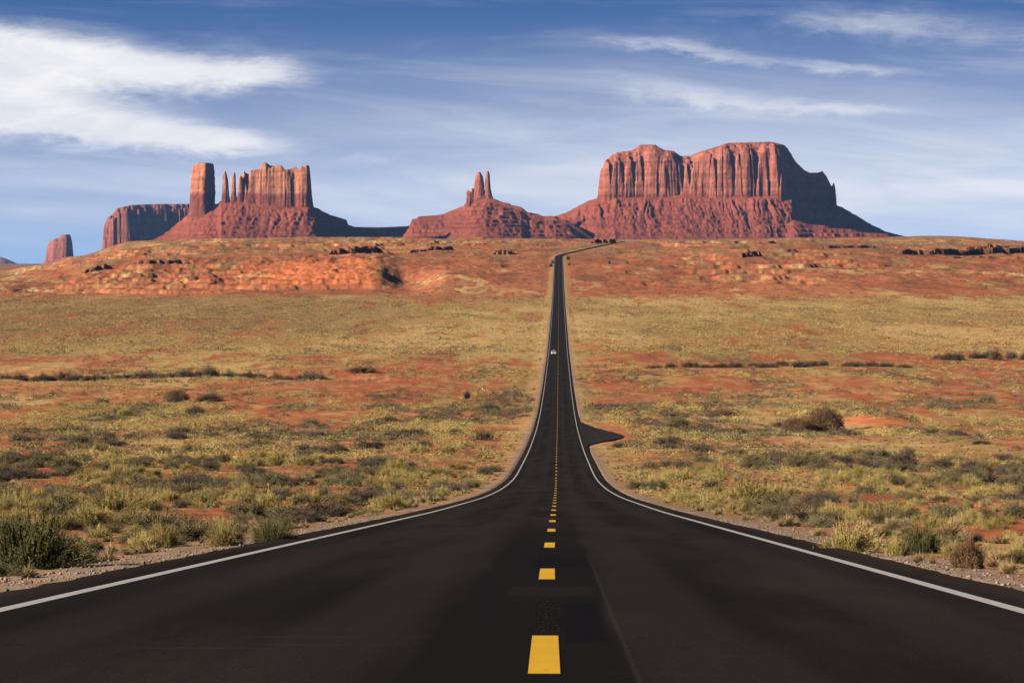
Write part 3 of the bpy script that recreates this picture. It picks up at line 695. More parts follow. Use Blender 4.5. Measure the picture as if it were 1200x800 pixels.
# --- dark low ridge between them
D = 9300; s = D/F
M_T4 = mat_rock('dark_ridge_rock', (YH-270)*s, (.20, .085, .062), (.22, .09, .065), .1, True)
low = groot('low_ridge', 450, D, 'low flat-topped ridge in shadow between the castle butte and the spires', 'ridge')
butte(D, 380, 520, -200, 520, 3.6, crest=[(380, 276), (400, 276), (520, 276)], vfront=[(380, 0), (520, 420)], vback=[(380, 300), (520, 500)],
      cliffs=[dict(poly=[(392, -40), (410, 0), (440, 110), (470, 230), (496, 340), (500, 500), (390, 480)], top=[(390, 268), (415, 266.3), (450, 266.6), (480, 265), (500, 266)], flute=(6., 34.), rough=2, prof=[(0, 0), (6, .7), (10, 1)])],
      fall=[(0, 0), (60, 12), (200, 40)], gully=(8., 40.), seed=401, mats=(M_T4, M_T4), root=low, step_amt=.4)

# --- dark ledges of rimrock on the near slope
M_L = mat_rock('dark_rimrock', 200., (.20, .085, .052), (.20, .085, .052), .3, False)
M_LT = mat_rock('ledge_scree', 200., (.36, .105, .052), (.36, .105, .052), .15, False)
def ledge(D, a, b, hpx, run, seed, label, sink=.25):
    """a rimrock ledge cut into the slope: its foot follows the ground, its top stands hpx rows above it"""
    x = px2x((a+b)/2, D); root = empty('rock_ledge', (x, D, float(H(np.array([x]), np.array([float(D)]))[0])))
    tag(root, label, 'rock ledge', 'dark rock ledges on the slope')
    w_ = b-a; g = np.random.default_rng(seed)
    ks = np.linspace(0, 1, 15)
    front = [(a+w_*k, run*k+(g.uniform(-6, 6) if 0 < k < 1 else 0)) for k in ks]
    gx = np.array([px2x(p_, D+v_) for p_, v_ in front]); gv = np.array([D+v_ for p_, v_ in front])
    gz = H(gx, gv-2); gr_ = YH-F*gz/gv                         # ground row along the foot
    top = [(front[k][0], gr_[k]-hpx*(g.uniform(.72, 1.08) if 0 < k < 14 else .45)) for k in range(15)]
    cr = [(front[k][0], gr_[k]+hpx*sink*.3) for k in range(15)]
    butte(D, a-6, b+8, -40, run+40, .8, crest=cr, vfront=[(a, 0), (b, run)], vback=[(a, 14), (b, run+18)],
          cliffs=[dict(poly=front+[(b, run+20), ((a+b)/2, run*.5+22), (a, 18)], top=top, flute=(2.6, 7.), rough=.8, prof=[(0, 0), (.8, .5), (1.7, .55), (2.4, .95), (6, 1)])],
          fall=[(0, 0), (10, 3.5), (20, 8), (40, 14), (60, 22)], gully=(2., 9.), seed=seed, mats=(M_LT, M_L), root=root, step_amt=0, rub=.12)
ledge(2620, 386, 448, 9, 60, 811, 'long dark rock ledge on top of the left bluff beside its shaded nose')
ledge(2880, 478, 532, 5, 60, 817, 'thin dark rock ledge on the slope below the spire butte')
ledge(2790, 577, 603, 5.5, 26, 823, 'short dark rock ledge left of the road where it bends')
ledge(2760, 1054, 1082, 6.5, 34, 829, 'short dark rock ledge at the left end of the far right rim')
ledge(2800, 1088, 1208, 8, 120, 839, 'longest dark rock ledge running along the far right slope')
ledge(3120, 1130, 1182, 4.5, 60, 853, 'thin upper rock ledge above the longest ledge at far right')
ledge(2600, 868, 892, 6.5, 36, 857, 'small dark ledge on the slope right of the road below the largest butte')
ledge(3230, 692, 722, 5.5, 34, 861, 'dark road-side ledge above the bend of the far road')
ledge(2450, 96, 132, 6, 40, 865, 'small dark ledge at the left end of the bluff')
ledge(2500, 160, 215, 5, 30, 869, 'broken dark ledge on the left bluff below the flat mesa')
ledge(3000, 960, 1030, 3.5, 60, 873, 'thin broken ledge on the slope below the dark flank of the largest butte')

# --- flat mesa behind the castle
D = 12000; s = D/F
M_C5 = mat_rock('far_mesa_cliff', (YH-262)*s, (.30, .098, .068), (.28, .095, .068), .15, True)
M_T5 = mat_rock('far_mesa_talus', (YH-290)*s, (.32, .10, .065), (.34, .11, .07), .15, False)
mesa = groot('flat_mesa', 172, D, 'flat-topped mesa with dark fluted walls half hidden behind the tower', 'mesa')
butte(D, 100, 262, -260, 620, 4.2, crest=[(100, 302), (122, 293.5), (160, 292), (262, 288)], vfront=[(100, 0), (262, 240)], vback=[(100, 300), (262, 600)],
      cliffs=[dict(poly=[(123.5, 60), (124, 10), (132, -14), (150, 0), (175, 38), (200, 80), (240, 150), (262, 190), (262, 460), (130, 330)],
                   top=[(122, 262), (125, 256), (132, 251.5), (137.5, 244.5), (155, 240.5), (180, 239.4), (262, 239.2)], flute=(22., 30.), rough=2,
                   prof=[(0, 0), (5, .5), (9, .84), (12, .9), (22, .92), (26, 1)])],
      fall=[(0, 0), (120, 50), (260, 90)], gully=(14., 60.), seed=503, mats=(M_T5, M_C5), root=mesa)

# --- lone stump and the farthest hill at the left edge
D = 14000; s = D/F
M_C6 = mat_rock('lone_butte_cliff', (YH-300)*s, (.30, .10, .07), (.33, .115, .078), .12, True)
stump = groot('lone_butte', 71, D, 'small lone stump of a butte on the far plain at the left', 'butte')
butte(D, 36, 106, -170, 260, 3.8, crest=[(36, 312), (50, 309), (55, 305), (70, 303), (86, 304), (92, 308.5), (106, 313)], vfront=[(36, 0), (106, 20)], vback=[(36, 60), (106, 120)],
      cliffs=[dict(poly=[(54, 20), (62, -18), (74, -24), (81, -16), (85, 60), (87.5, 130), (60, 130)],
                   top=[(53, 292), (57.5, 285), (62.5, 281), (66, 279.5), (69, 279), (72.5, 275.2), (82.5, 275), (85, 281), (86, 286), (87.5, 300)], flute=(9., 40.), rough=2,
                   prof=[(0, 0), (6, .5), (10, .85), (18, 1)])],
      fall=[(0, 0), (60, 26), (160, 60)], gully=(9., 50.), seed=601, mats=(M_T5, M_C6), root=stump)
D = 20000; s = D/F
M_C7 = mat_rock('distant_rock', (YH-306)*s, (.24, .12, .10), (.26, .13, .11), .1, False)
hill = groot('distant_peak', 4, D, 'tiny bluish pointed peak at the left end of the horizon', 'peak')
butte(D, -40, 40, -200, 260, 8., crest=[(-40, 309), (-18, 304), (-4, 302), (0, 301), (5, 302), (12, 305), (20, 309), (40, 314)], vfront=[(-40, 0), (40, 60)], vback=[(-40, 40), (40, 90)], cliffs=[],
      fall=[(0, 0), (80, 40), (200, 80)], gully=(12., 60.), seed=701, mats=(M_C7, M_C7), root=hill)

# ------------------------------------------------------------------ plants
M_SAGE = mat_leaf('sage_leaf', (.095, .080, .042), (.235, .190, .098))
M_RABBIT = mat_leaf('rabbitbrush_leaf', (.21, .160, .052), (.54, .405, .138))
M_STRAW = mat_leaf('dry_grass_blade', (.26, .17, .075), (.50, .36, .18))
M_BROWN = mat_leaf('brown_twig_leaf', (.105, .062, .036), (.25, .145, .078))
M_DARK = mat_leaf('blackbrush_leaf', (.070, .052, .038), (.165, .125, .088))
M_GREEN = mat_leaf('green_shrub_leaf', (.055, .060, .020), (.185, .170, .070))
M_WOOD = plain('grey_wood', (.12, .085, .06), .9, .1, 0, .3, 8.)

LUMP = [1.0]            # how lobed the outline of a plant is
def blades(n, r, h, seed, wid, upright=.4, curl=.25, tri=False, lumps=5, fill=.55, vert=False):
    """ribbons springing from a low crown; the outline follows a lumpy dome of radius r and height h"""
    g = np.random.default_rng(seed)
    ph = g.uniform(0, 2*np.pi, n); ct = g.beta(1.25, 1.0, n)
    th = np.arccos(np.clip(ct, 0, 1))                     # 0 = straight up
    lp = 1+LUMP[0]*(.22*np.sin(ph*2+seed)+.16*np.sin(ph*lumps+1.7*seed)+.18*np.sin(th*6+ph*3+seed*.7))
    rad = lp*g.uniform(.72, 1.06, n)
    tip = np.c_[r*np.sin(th)*np.cos(ph)*rad, r*np.sin(th)*np.sin(ph)*rad, np.maximum(h*np.cos(th)*rad, .04*h)]
    st = g.uniform(0, fill, n)
    root = tip*st[:, None]; root[:, 2] *= .8
    if vert:
        root[:, :2] = tip[:, :2]*g.uniform(.55, .95, n)[:, None]; root[:, 2] = tip[:, 2]*g.uniform(0, .7, n)
    root[:, :2] += g.normal(0, .07*r, (n, 2))
    mid = root*(.45)+tip*.55; mid[:, 2] += curl*h*.25*g.uniform(.2, 1, n); mid[:, :2] *= 1-upright*.15
    ax = tip-root; ax /= np.linalg.norm(ax, axis=1)[:, None]+1e-9
    rv = g.normal(size=(n, 3)); sd = np.cross(ax, rv); sd /= np.linalg.norm(sd, axis=1)[:, None]+1e-9
    w = (wid*g.uniform(.5, 1.3, n))[:, None]
    if tri:
        V = np.stack([root-sd*w, root+sd*w, tip], 1); f = np.arange(3*n).reshape(n, 3); k = 3
    else:
        V = np.stack([root-sd*w*.5, root+sd*w*.5, mid+sd*w, mid-sd*w, tip+sd*w*.18, tip-sd*w*.18], 1); k = 6
        o = np.arange(n)[:, None]*6
        f = np.vstack([o+np.array([0, 1, 2, 3]), o+np.array([3, 2, 4, 5])])
    t = np.clip(g.normal(.5, .27, n), 0, 1)
    return V.reshape(-1, 3), f, np.repeat(t, k)
def sprigs(n, r, h, seed, size):
    """small leaf clusters sitting at the outside of the dome"""
    g = np.random.default_rng(seed+999)
    ph = g.uniform(0, 2*np.pi, n); th = np.arccos(np.clip(g.beta(1.1, 1.0, n), 0, 1))
    lp = 1+LUMP[0]*(.22*np.sin(ph*2+seed)+.16*np.sin(ph*5+1.7*seed)+.18*np.sin(th*6+ph*3+seed*.7))
    rad = lp*g.uniform(.55, 1.02, n)
    c = np.c_[r*np.sin(th)*np.cos(ph)*rad, r*np.sin(th)*np.sin(ph)*rad, np.maximum(h*np.cos(th)*rad, .03*h)]
    a = g.normal(size=(n, 3)); a[:, 2] += .9; a /= np.linalg.norm(a, axis=1)[:, None]
    b = np.cross(a, g.normal(size=(n, 3))); b /= np.linalg.norm(b, axis=1)[:, None]
    L = (size*g.uniform(.6, 1.5, n))[:, None]; w = L*.34
    V = np.stack([c-a*L*.4, c+b*w, c+a*L*.8, c-b*w], 1)
    f = np.arange(4*n).reshape(n, 4)
    return V.reshape(-1, 3), f, np.repeat(np.clip(g.normal(.55, .27, n), 0, 1), 4)
def stems(n, r, h, seed):
    g = np.random.default_rng(seed+77); V = []; Fq = []
    for i in range(n):
        ph = g.uniform(0, 2*np.pi); th = g.uniform(.15, 1.1); L = g.uniform(.5, .8)
        tip = np.array([r*np.sin(th)*np.cos(ph)*L, r*np.sin(th)*np.sin(ph)*L, h*np.cos(th)*L]); b0 = np.array([g.normal(0, .05*r), g.normal(0, .05*r), -.04])
        md = (b0+tip)/2+np.array([g.normal(0, .06*r), g.normal(0, .06*r), .05*h]); rr = .02*r*g.uniform(.7, 1.4)
        k = len(V)*1
        for p, q in ((b0, rr), (md, rr*.7), (tip, rr*.25)):
            for j in range(5):
                an = j*2*np.pi/5; V.append(p+np.array([np.cos(an)*q, np.sin(an)*q, 0]))
        for a_ in range(2):
            for j in range(5):
                Fq.append([k+a_*5+j, k+a_*5+(j+1) % 5, k+a_*5+5+(j+1) % 5, k+a_*5+5+j])
    return np.array(V), np.array(Fq)
KINDS = {   # name: (material, radius, height, ribbons, ribbon width, sprigs, sprig size)
    'sagebrush':   (M_SAGE,   .62, .50, 900, .0050, 5200, .024),
    'rabbitbrush': (M_RABBIT, .58, .48, 2000, .0040, 4200, .017),
    'blackbrush':  (M_DARK,   .75, .46, 1000, .0055, 5200, .026),
    'grass_tuft':   (M_STRAW,  .22, .26, 800, .0024, 0, .03),
    'tamarisk':    (M_BROWN,  .60, .72, 2600, .0055, 5200, .026),
    'brown_bush':  (M_BROWN,  .62, .58, 700, .0040, 20000, .019),
    'green_shrub': (M_GREEN,  .60, .62, 2200, .0040, 8000, .017)}
PROTO = {}
def proto(kind, n=5):
    if kind in PROTO: return PROTO[kind]
    mt, r, h, nb, w, ns, ss = KINDS[kind]; L = []
    for v in range(n):
        sd = hash_name(kind)+v*13
        LUMP[0] = .38 if kind == 'brown_bush' else 1.0
        V, f, t = blades(nb, r, h, sd, w, fill=.8 if ns else .3, vert=kind in ('green_shrub', 'rabbitbrush', 'tamarisk'))
        if ns:
            V2, f2, t2 = sprigs(ns, r, h, sd, ss)
            f = np.vstack([f, f2+len(V)]); V = np.vstack([V, V2]); t = np.concatenate([t, t2])
        me = mesh_np(kind, V, f, mt, attrs={'tint': t}, link=False)
        LUMP[0] = 1.0
        VS, FS = stems(14, r, h, sd)
        ms = mesh_np('stem', VS, FS, M_WOOD, link=False)
        L.append((me, ms))
    PROTO[kind] = L
    return L
def hash_name(s): return sum(ord(c)*(i+3) for i, c in enumerate(s)) % 997
def plant(kind, X, Y, sx, sz, rz, label, cat, group, parts, v=None, sy=None):
    me, ms = proto(kind)[random.randrange(5) if v is None else v]
    z = float(H(np.array([X]), np.array([Y]))[0])-.02
    if parts:
        root = empty(kind, (X, Y, z), rz)
        for nm, m in (('foliage', me), ('stem', ms)):
            o = bpy.data.objects.new(nm, m); COL.objects.link(o); o.parent = root
        root.scale = (sx, sy or sx, sz); o = root
    else:
        o = bpy.data.objects.new(kind, me); COL.objects.link(o); o.location = (X, Y, z); o.rotation_euler = (0, 0, rz); o.scale = (sx, sy or sx, sz)
    tag(o, label, cat, group); return o
def at(px, row, dz=0):
    Y = depth_of_row(row); return (px-600)/F*Y, Y
HERO = []
def hero(kind, px, row, wpx, hpx, label, cat='shrub', group=None, parts=True, v=None):
    X, Y = at(px, row); sc = Y/F
    r, h = KINDS[kind][1], KINDS[kind][2]
    HERO.append((X, Y, wpx*sc*.5))
    return plant(kind, X, Y, wpx*sc/(2.55*r), hpx*sc/(1.30*h), random.uniform(0, 6.28), label, cat, group, parts, v)

hero('green_shrub', 34, 656, 150, 84, 'largest dark green shrub standing at the left gravel edge of the road', v=0)
hero('green_shrub', 318, 632, 82, 40, 'dark green shrub by the left road edge among straw grass', v=1)
hero('green_shrub', 331, 628, 16, 13, 'tiny bright green plant touching the left edge of the asphalt', 'plant', v=2)
hero('rabbitbrush', 186, 632, 70, 36, 'pale yellow-green rabbitbrush on the left verge beside a bare red patch', v=0)
hero('rabbitbrush', 262, 634, 60, 34, 'pale straw-tipped rabbitbrush just left of the dark green roadside shrub', v=3)
hero('rabbitbrush', 1000, 642, 86, 44, 'broad yellow-green rabbitbrush at the right edge of the road', v=1)
hero('green_shrub', 1082, 640, 70, 44, 'olive green shrub on the right verge behind two pale grass tufts', v=3)
hero('tamarisk', 1136, 658, 62, 46, 'rusty brown shrub on the right verge near the frame edge', v=0)
hero('rabbitbrush', 1052, 645, 44, 30, 'rounded tan-gold bush between the two olive shrubs on the right verge', v=2)
hero('grass_tuft', 1078, 652, 20, 20, 'pale cream grass tuft at the right verge, nearer the road axis of a pair', 'grass tuft', v=0)
hero('grass_tuft', 1094, 654, 18, 20, 'pale cream grass tuft at the right verge, farther from the road of a pair', 'grass tuft', v=1)
hero('brown_bush', 966, 502, 70, 38, 'biggest brown rounded bush on the right beside the bare orange sand', v=1)
hero('brown_bush', 935, 503, 50, 24, 'lower brown bush leaning against the biggest bush at its left', v=2)
hero('brown_bush', 846, 490, 48, 11, 'low reddish brown bush on bare red soil right of the road', v=3)
hero('brown_bush', 206, 472, 40, 19, 'brown bare-twigged bush, left one of a clump standing on red soil', v=4)
hero('blackbrush', 246, 471, 44, 13, 'greyish low bush, right part of a clump standing on red soil', v=0)
hero('blackbrush', 244, 557, 34, 14, 'dark shrub on the left flat, left one of a dark pair', v=1)
hero('blackbrush', 296, 560, 52, 13, 'wide dark shrub on the left flat, right one of a dark pair', v=2)
hero('sagebrush', 566, 515, 34, 15, 'dark green sagebrush close to the left side of the road below the turn-out', v=0)
hero('blackbrush', 547, 467, 14, 12, 'small upright dark bush alone on red soil left of the road', v=3)
hero('sagebrush', 60, 604, 50, 20, 'grey-green sagebrush behind the largest dark green shrub at the left', v=2)
hero('sagebrush', 782, 522, 46, 16, 'dark sagebrush patch on the right just beyond the asphalt turn-out', v=1)
hero('tamarisk', 425, 436, 40, 9, 'dark brown bush strip alone left of the road on red soil', v=0)
# brushy washes: one line left of the road, two right of it
gl = 'dark brush lining the dry wash left of the road'
for i, px in enumerate(np.linspace(8, 372, 36)):
    hero(('tamarisk', 'blackbrush', 'blackbrush')[i % 3], px+random.uniform(-5, 5), 443-.012*px+random.uniform(-1.5, 1.5), random.uniform(18, 34), random.uniform(8, 14)*(1.25 if 220 < px < 275 else 1),
         'dark brown bush in the line of brush along the dry wash left of the road', 'shrub', gl, False)
gr_ = 'dark brush lining the dry wash right of the road'
for i, px in enumerate(np.linspace(768, 1062, 17)):
    hero(('tamarisk', 'blackbrush')[i % 2], px+random.uniform(-6, 6), 431+random.uniform(-1, 1), random.uniform(18, 36), random.uniform(5, 10),
         'brown bush in the longer line of brush along the dry wash right of the road', 'shrub', gr_, False)
gr2 = 'short line of dark brush at the far right'
for i, px in enumerate(np.linspace(1096, 1215, 9)):
    hero(('blackbrush', 'tamarisk')[i % 2], px+random.uniform(-4, 4), 420+random.uniform(-1, 1), random.uniform(16, 28), random.uniform(8, 14)*(1.2 if px > 1150 else .9),
         'dark bush in the short line of brush at the far right end of the flat', 'shrub', gr2, False)
def juniper(px, Y, w, h, label):
    X = (px-600)/F*Y; sc = Y/F
    plant('green_shrub', X, Y, w*sc/1.5, h*sc/.8, random.uniform(0, 6), label, 'shrub', 'dark junipers on the far slope', False)
juniper(665.5, 2590, 5.5, 7, 'dark juniper bush just right of the far road below its bend')
juniper(647.5, 2480, 5, 6, 'upper of two dark juniper bushes left of the far road below its bend')
juniper(645.5, 2400, 5, 6, 'lower of two dark juniper bushes left of the far road below its bend')
juniper(667, 2440, 4, 4, 'smaller dark juniper right of the far road, below the larger one at the bend')
juniper(714, 2480, 4, 4, 'lone small dark juniper on the red slope right of the far road')
juniper(735, 2500, 4, 4.5, 'outer lone dark juniper on the red slope right of the far road')
HERO = np.array(HERO)

# ---- scatter over the flats
def scatter(n, ymin, ymax, power):
    """points in the view wedge (a little wider), area-uniform between ymin and ymax"""
    Y = np.sqrt(rng.uniform(ymin**2, ymax**2, n)); c = rng.uniform(-70, 1270, n)
    return (c-600)/F*Y, Y
def keep_off(X, Y, margin):
    lat = X-road_x(Y); ok = np.abs(lat) > 5.2+margin
    ok &= ~((lat > 0) & (lat < 4.6+7.6*np.clip(1-((Y-425)/82.)**2, 0, 1)) & (Y > 340) & (Y < 515))
    for hx, hy, hr in HERO:
        if hy < 120: ok &= ((X-hx)**2+((Y-hy)*.45)**2 > (hr*.9)**2)
    return ok
allp = []      # kind, X, Y, scale xy, scale z
def throw(n, ya, yb, kinds, size, margin=.6, clump=True, thr=(-.25, .25), seed=0, mask=None):
    X, Y = scatter(n, ya, yb, 1)
    d = sst(fbm(X/13., Y/75., 3, 80+seed)+.7*fbm(X/4., Y/22., 2, 81+seed), *thr) if clump else np.ones(n)
    ok = keep_off(X, Y, margin) & (rng.random(n) < d)
    if mask is not None: ok &= mask(X, Y)
    X, Y = X[ok], Y[ok]
    k = fbm(X/9., Y/50., 3, 90+seed)+rng.normal(0, .24, len(X))
    names = [a for a, _ in kinds]; cum = np.cumsum([b for _, b in kinds]); cum = cum/cum[-1]
    q = np.argsort(np.argsort(k))/max(1, len(k))
    which = np.searchsorted(cum, q).clip(0, len(names)-1)
    s = rng.lognormal(0, .28, len(X))*size; sz = s*rng.uniform(.72, 1.15, len(X))
    for i in range(len(X)): allp.append((names[which[i]], X[i], Y[i], s[i], sz[i]))
MIX = [('blackbrush', .15), ('sagebrush', .37), ('rabbitbrush', .48)]
throw(230, 22, 75, MIX, .62, .8, True, (-.4, .3), 1)
throw(1050, 75, 190, MIX, .82, .7, True, (-.5, .3), 2)
throw(7500, 190, 440, MIX, 1.15, .7, True, (-.5, .35), 3)
throw(17000, 400, 600, MIX, 1.2, .7, True, (-.55, .45), 4)
throw(26000, 560, 830, [('blackbrush', .14), ('sagebrush', .50), ('rabbitbrush', .36)], 1.0, .7, True, (-.4, .7), 5)
throw(26000, 780, 1060, [('sagebrush', .45), ('rabbitbrush', .55)], 1.0, .8, True, (-.4, .5), 6)
throw(90000, 1000, 1860, [('sagebrush', .34), ('rabbitbrush', .66)], 1.0, 1., True, (-.9, .3), 7)
throw(42000, 1860, 3500, [('blackbrush', .65), ('sagebrush', .35)], 1.5, 2., True, (-.2, .5), 8)
throw(900, 22, 110, [('sagebrush', .45), ('rabbitbrush', .55)], .36, .5, True, (-.6, .2), 21)
throw(3500, 100, 330, [('sagebrush', .45), ('rabbitbrush', .55)], .52, .5, True, (-.6, .2), 22)
throw(9000, 330, 1150, [('rabbitbrush', 1)], .62, .05, False, seed=23, mask=lambda X, Y: np.abs(X-road_x(Y)) < 6.5+4*rng.random(len(X)))
# verge grass and grass between the shrubs
throw(1500, 20, 110, [('grass_tuft', 1)], .62, .1, False, seed=9, mask=lambda X, Y: np.abs(X-road_x(Y)) < 7.6+2.5*rng.random(len(X)))
throw(1800, 24, 150, [('grass_tuft', 1)], .75, 1.0, True, (-.5, .2), 10)
throw(5000, 110, 330, [('grass_tuft', 1)], .9, .1, False, seed=11, mask=lambda X, Y: np.abs(X-road_x(Y)) < 8.5)
throw(6000, 150, 420, [('grass_tuft', 1)], 1.1, .8, True, (-.4, .3), 12)

n_in = len(allp)
Y_ = np.sqrt(rng.uniform(16**2, 210**2, 9000)); c_ = rng.uniform(-900, 2100, 9000); ok_ = (c_ < -70) | (c_ > 1270)
X_ = ((c_-600)/F*Y_)[ok_]; Y_ = Y_[ok_]
ok_ = keep_off(X_, Y_, .8) & (rng.random(len(X_)) < .25*sst(fbm(X_/13., Y_/40., 3, 77), -.4, .3))
OUT = [(('sagebrush', 'rabbitbrush', 'blackbrush')[rng.integers(0, 3)], x_, y_, .7*rng.lognormal(0, .28), .7) for x_, y_ in zip(X_[ok_], Y_[ok_])]
LAB = {'sagebrush': ('grey-green sagebrush clump, one of many dotted over the nearer desert flat', 'shrub', 'grey-green sagebrush on the nearer flat'),
       'rabbitbrush': ('yellow-olive rabbitbrush clump, one of many dotted over the nearer desert flat', 'shrub', 'yellow rabbitbrush on the nearer flat'),
       'blackbrush': ('dark brownish blackbrush clump, one of many dotted over the nearer desert flat', 'shrub', 'dark blackbrush on the nearer flat'),
       'grass_tuft': ('thin straw-coloured grass tuft growing along the verge and between the near shrubs', 'grass tuft', 'dry grass tufts near the road')}
rest = {}
for kind in ('sagebrush', 'rabbitbrush', 'blackbrush', 'grass_tuft'):
    L = [p for p in allp if p[0] == kind]
    L.sort(key=lambda p: -p[3]/p[2])
    for i, (k, X, Y, s_, sz) in enumerate(L[:290]):
        lb, ct, gp = LAB[kind]
        plant(kind, X, Y, s_, sz, random.uniform(0, 6.28), lb, ct, gp, s_*KINDS[kind][1]*2*F/Y > 34 and kind != 'grass_tuft', sy=s_*random.uniform(.8, 1.25))
    rest[kind] = L[290:]+[p for p in OUT if p[0] == kind]
def lod(kind, n_leaf, n=6):
    mt, r, h, *_ = KINDS[kind]; out = []
    for v in range(n):
        if kind == 'grass_tuft':
            V, f, t = blades(n_leaf, r, h, 500+v*7+hash_name(kind), r*.8/math.sqrt(n_leaf), tri=True, fill=.4)
        else:
            V, f, t = sprigs(n_leaf, r, h, 500+v*7+hash_name(kind), r*1.25/math.sqrt(n_leaf))
            f = np.vstack([f[:, [0, 1, 2]], f[:, [0, 2, 3]]])
        out.append((V, f, t))
    return out
def mass(name, kind, L, label, cat):
    VV, FF, TT = [], [], []; off = 0
    arr = np.array([(p[1], p[2], p[3], p[4]) for p in L])
    Z = H(arr[:, 0], arr[:, 1])-.03
    for (ya, yb, tris) in ((0, 300, 200), (300, 620, 84), (620, 1000, 36), (1000, 1e9, 13)):
        sel = (arr[:, 1] >= ya) & (arr[:, 1] < yb); I = np.nonzero(sel)[0]
        if not len(I): continue
        pr = lod(kind, tris); pick = rng.integers(0, len(pr), len(I))
        for v in range(len(pr)):
            J = I[pick == v]
            if not len(J): continue
            V, f, t = pr[v]; a = rng.uniform(0, 6.28, len(J)); ca, sa = np.cos(a)[:, None], np.sin(a)[:, None]
            sx = arr[J, 2][:, None]*rng.uniform(.85, 1.2, (len(J), 1)); sz = arr[J, 3][:, None]
            x = (V[None, :, 0]*ca-V[None, :, 1]*sa)*sx+arr[J, 0][:, None]; y = (V[None, :, 0]*sa+V[None, :, 1]*ca)*sx+arr[J, 1][:, None]
            z = V[None, :, 2]*sz+Z[J][:, None]
            VV.append(np.stack([x, y, z], -1).reshape(-1, 3)); FF.append((f[None]+(np.arange(len(J))*len(V))[:, None, None]).reshape(-1, 3)+off)
            TT.append(np.clip(np.tile(t, (len(J), 1))*.7+rng.uniform(-.05, .45, (len(J), 1)), 0, 1).ravel()); off += len(J)*len(V)
    o = mesh_np(name, np.vstack(VV), np.vstack(FF), KINDS[kind][0], attrs={'tint': np.concatenate(TT)})
    tag(o, label, cat, kind='stuff')
mass('sagebrush_cover', 'sagebrush', rest['sagebrush'], 'grey-green sagebrush cover spreading over the desert flat to the red slopes', 'brush')
mass('rabbitbrush_cover', 'rabbitbrush', rest['rabbitbrush'], 'yellow-olive brush cover spreading over the far flat', 'brush')
mass('blackbrush_cover', 'blackbrush', rest['blackbrush'], 'dark brush dotted over the flat and the red slopes', 'brush')
mass('grass_cover', 'grass_tuft', rest['grass_tuft'], 'dry straw grass along the road verges farther off', 'grass')

# ---- gravel on the shoulders
def gravel():
    n = 9000
    Y = 14+60*rng.random(n)**1.4; side = np.where(rng.random(n) < .6, -1, 1)
    lat = side*(4.28+np.abs(rng.normal(0, .95, n))*np.where(side < 0, 1.15, .6))
    X = road_x(Y)+lat; Z = H(X, Y)
    oc = np.array([(1, 0, 0), (-1, 0, 0), (0, 1, 0), (0, -1, 0), (0, 0, 1), (0, 0, -1)], float)
    f = np.array([(0, 2, 4), (2, 1, 4), (1, 3, 4), (3, 0, 4), (2, 0, 5), (1, 2, 5), (3, 1, 5), (0, 3, 5)])
    s = np.minimum(.011*rng.lognormal(0, .5, n), .028)
    V = oc[None]*(1+rng.uniform(-.35, .35, (n, 6, 3)))*s[:, None, None]*np.array([1, 1, .7])
    a = rng.uniform(0, 6.28, n); ca, sa = np.cos(a)[:, None], np.sin(a)[:, None]
    x = V[:, :, 0]*ca-V[:, :, 1]*sa; y = V[:, :, 0]*sa+V[:, :, 1]*ca
    V = np.stack([x+X[:, None], y+Y[:, None], V[:, :, 2]+Z[:, None]+.3*s[:, None]], -1).reshape(-1, 3)
    Fc = (f[None]+(np.arange(n)*6)[:, None, None]).reshape(-1, 3)
    m = mat_leaf('gravel_stone', (.16, .10, .075), (.46, .38, .31), .9)
    o = mesh_np('gravel', V, Fc, m, attrs={'tint': np.repeat(rng.random(n), 6)})
    tag(o, 'pale pinkish gravel strewn along both edges of the asphalt', 'gravel', kind='stuff')
gravel()

# ---- a few loose red rocks
def rock(px, row, w, label, seed):
    X, Y = at(px, row); s_ = w*Y/F/2
    bm = bmesh.new(); bmesh.ops.create_icosphere(bm, subdivisions=3, radius=1)
    for v in bm.verts:
        p = np.array(v.co); k = 1+.5*float(fbm(np.array([p[0]*1.3+seed]), np.array([p[1]*1.3+p[2]]), 3, seed)[0])
        v.co = Vector((p[0]*k*s_, p[1]*k*s_*.8, max(-.2, p[2])*k*s_*.55))
    m = plain('red_rock', (.38, .12, .06), .95, .1, 0, .3, 4.)
    o = obj_bm('rock', bm, m); o.location = (X, Y, float(H(np.array([X]), np.array([Y]))[0])); tag(o, label, 'rock')
rock(338, 590, 22, 'low red boulder on the left flat above the dark green roadside shrub', 3)
rock(359, 592, 26, 'darker red rock lying right of the low red boulder on the left flat', 9)

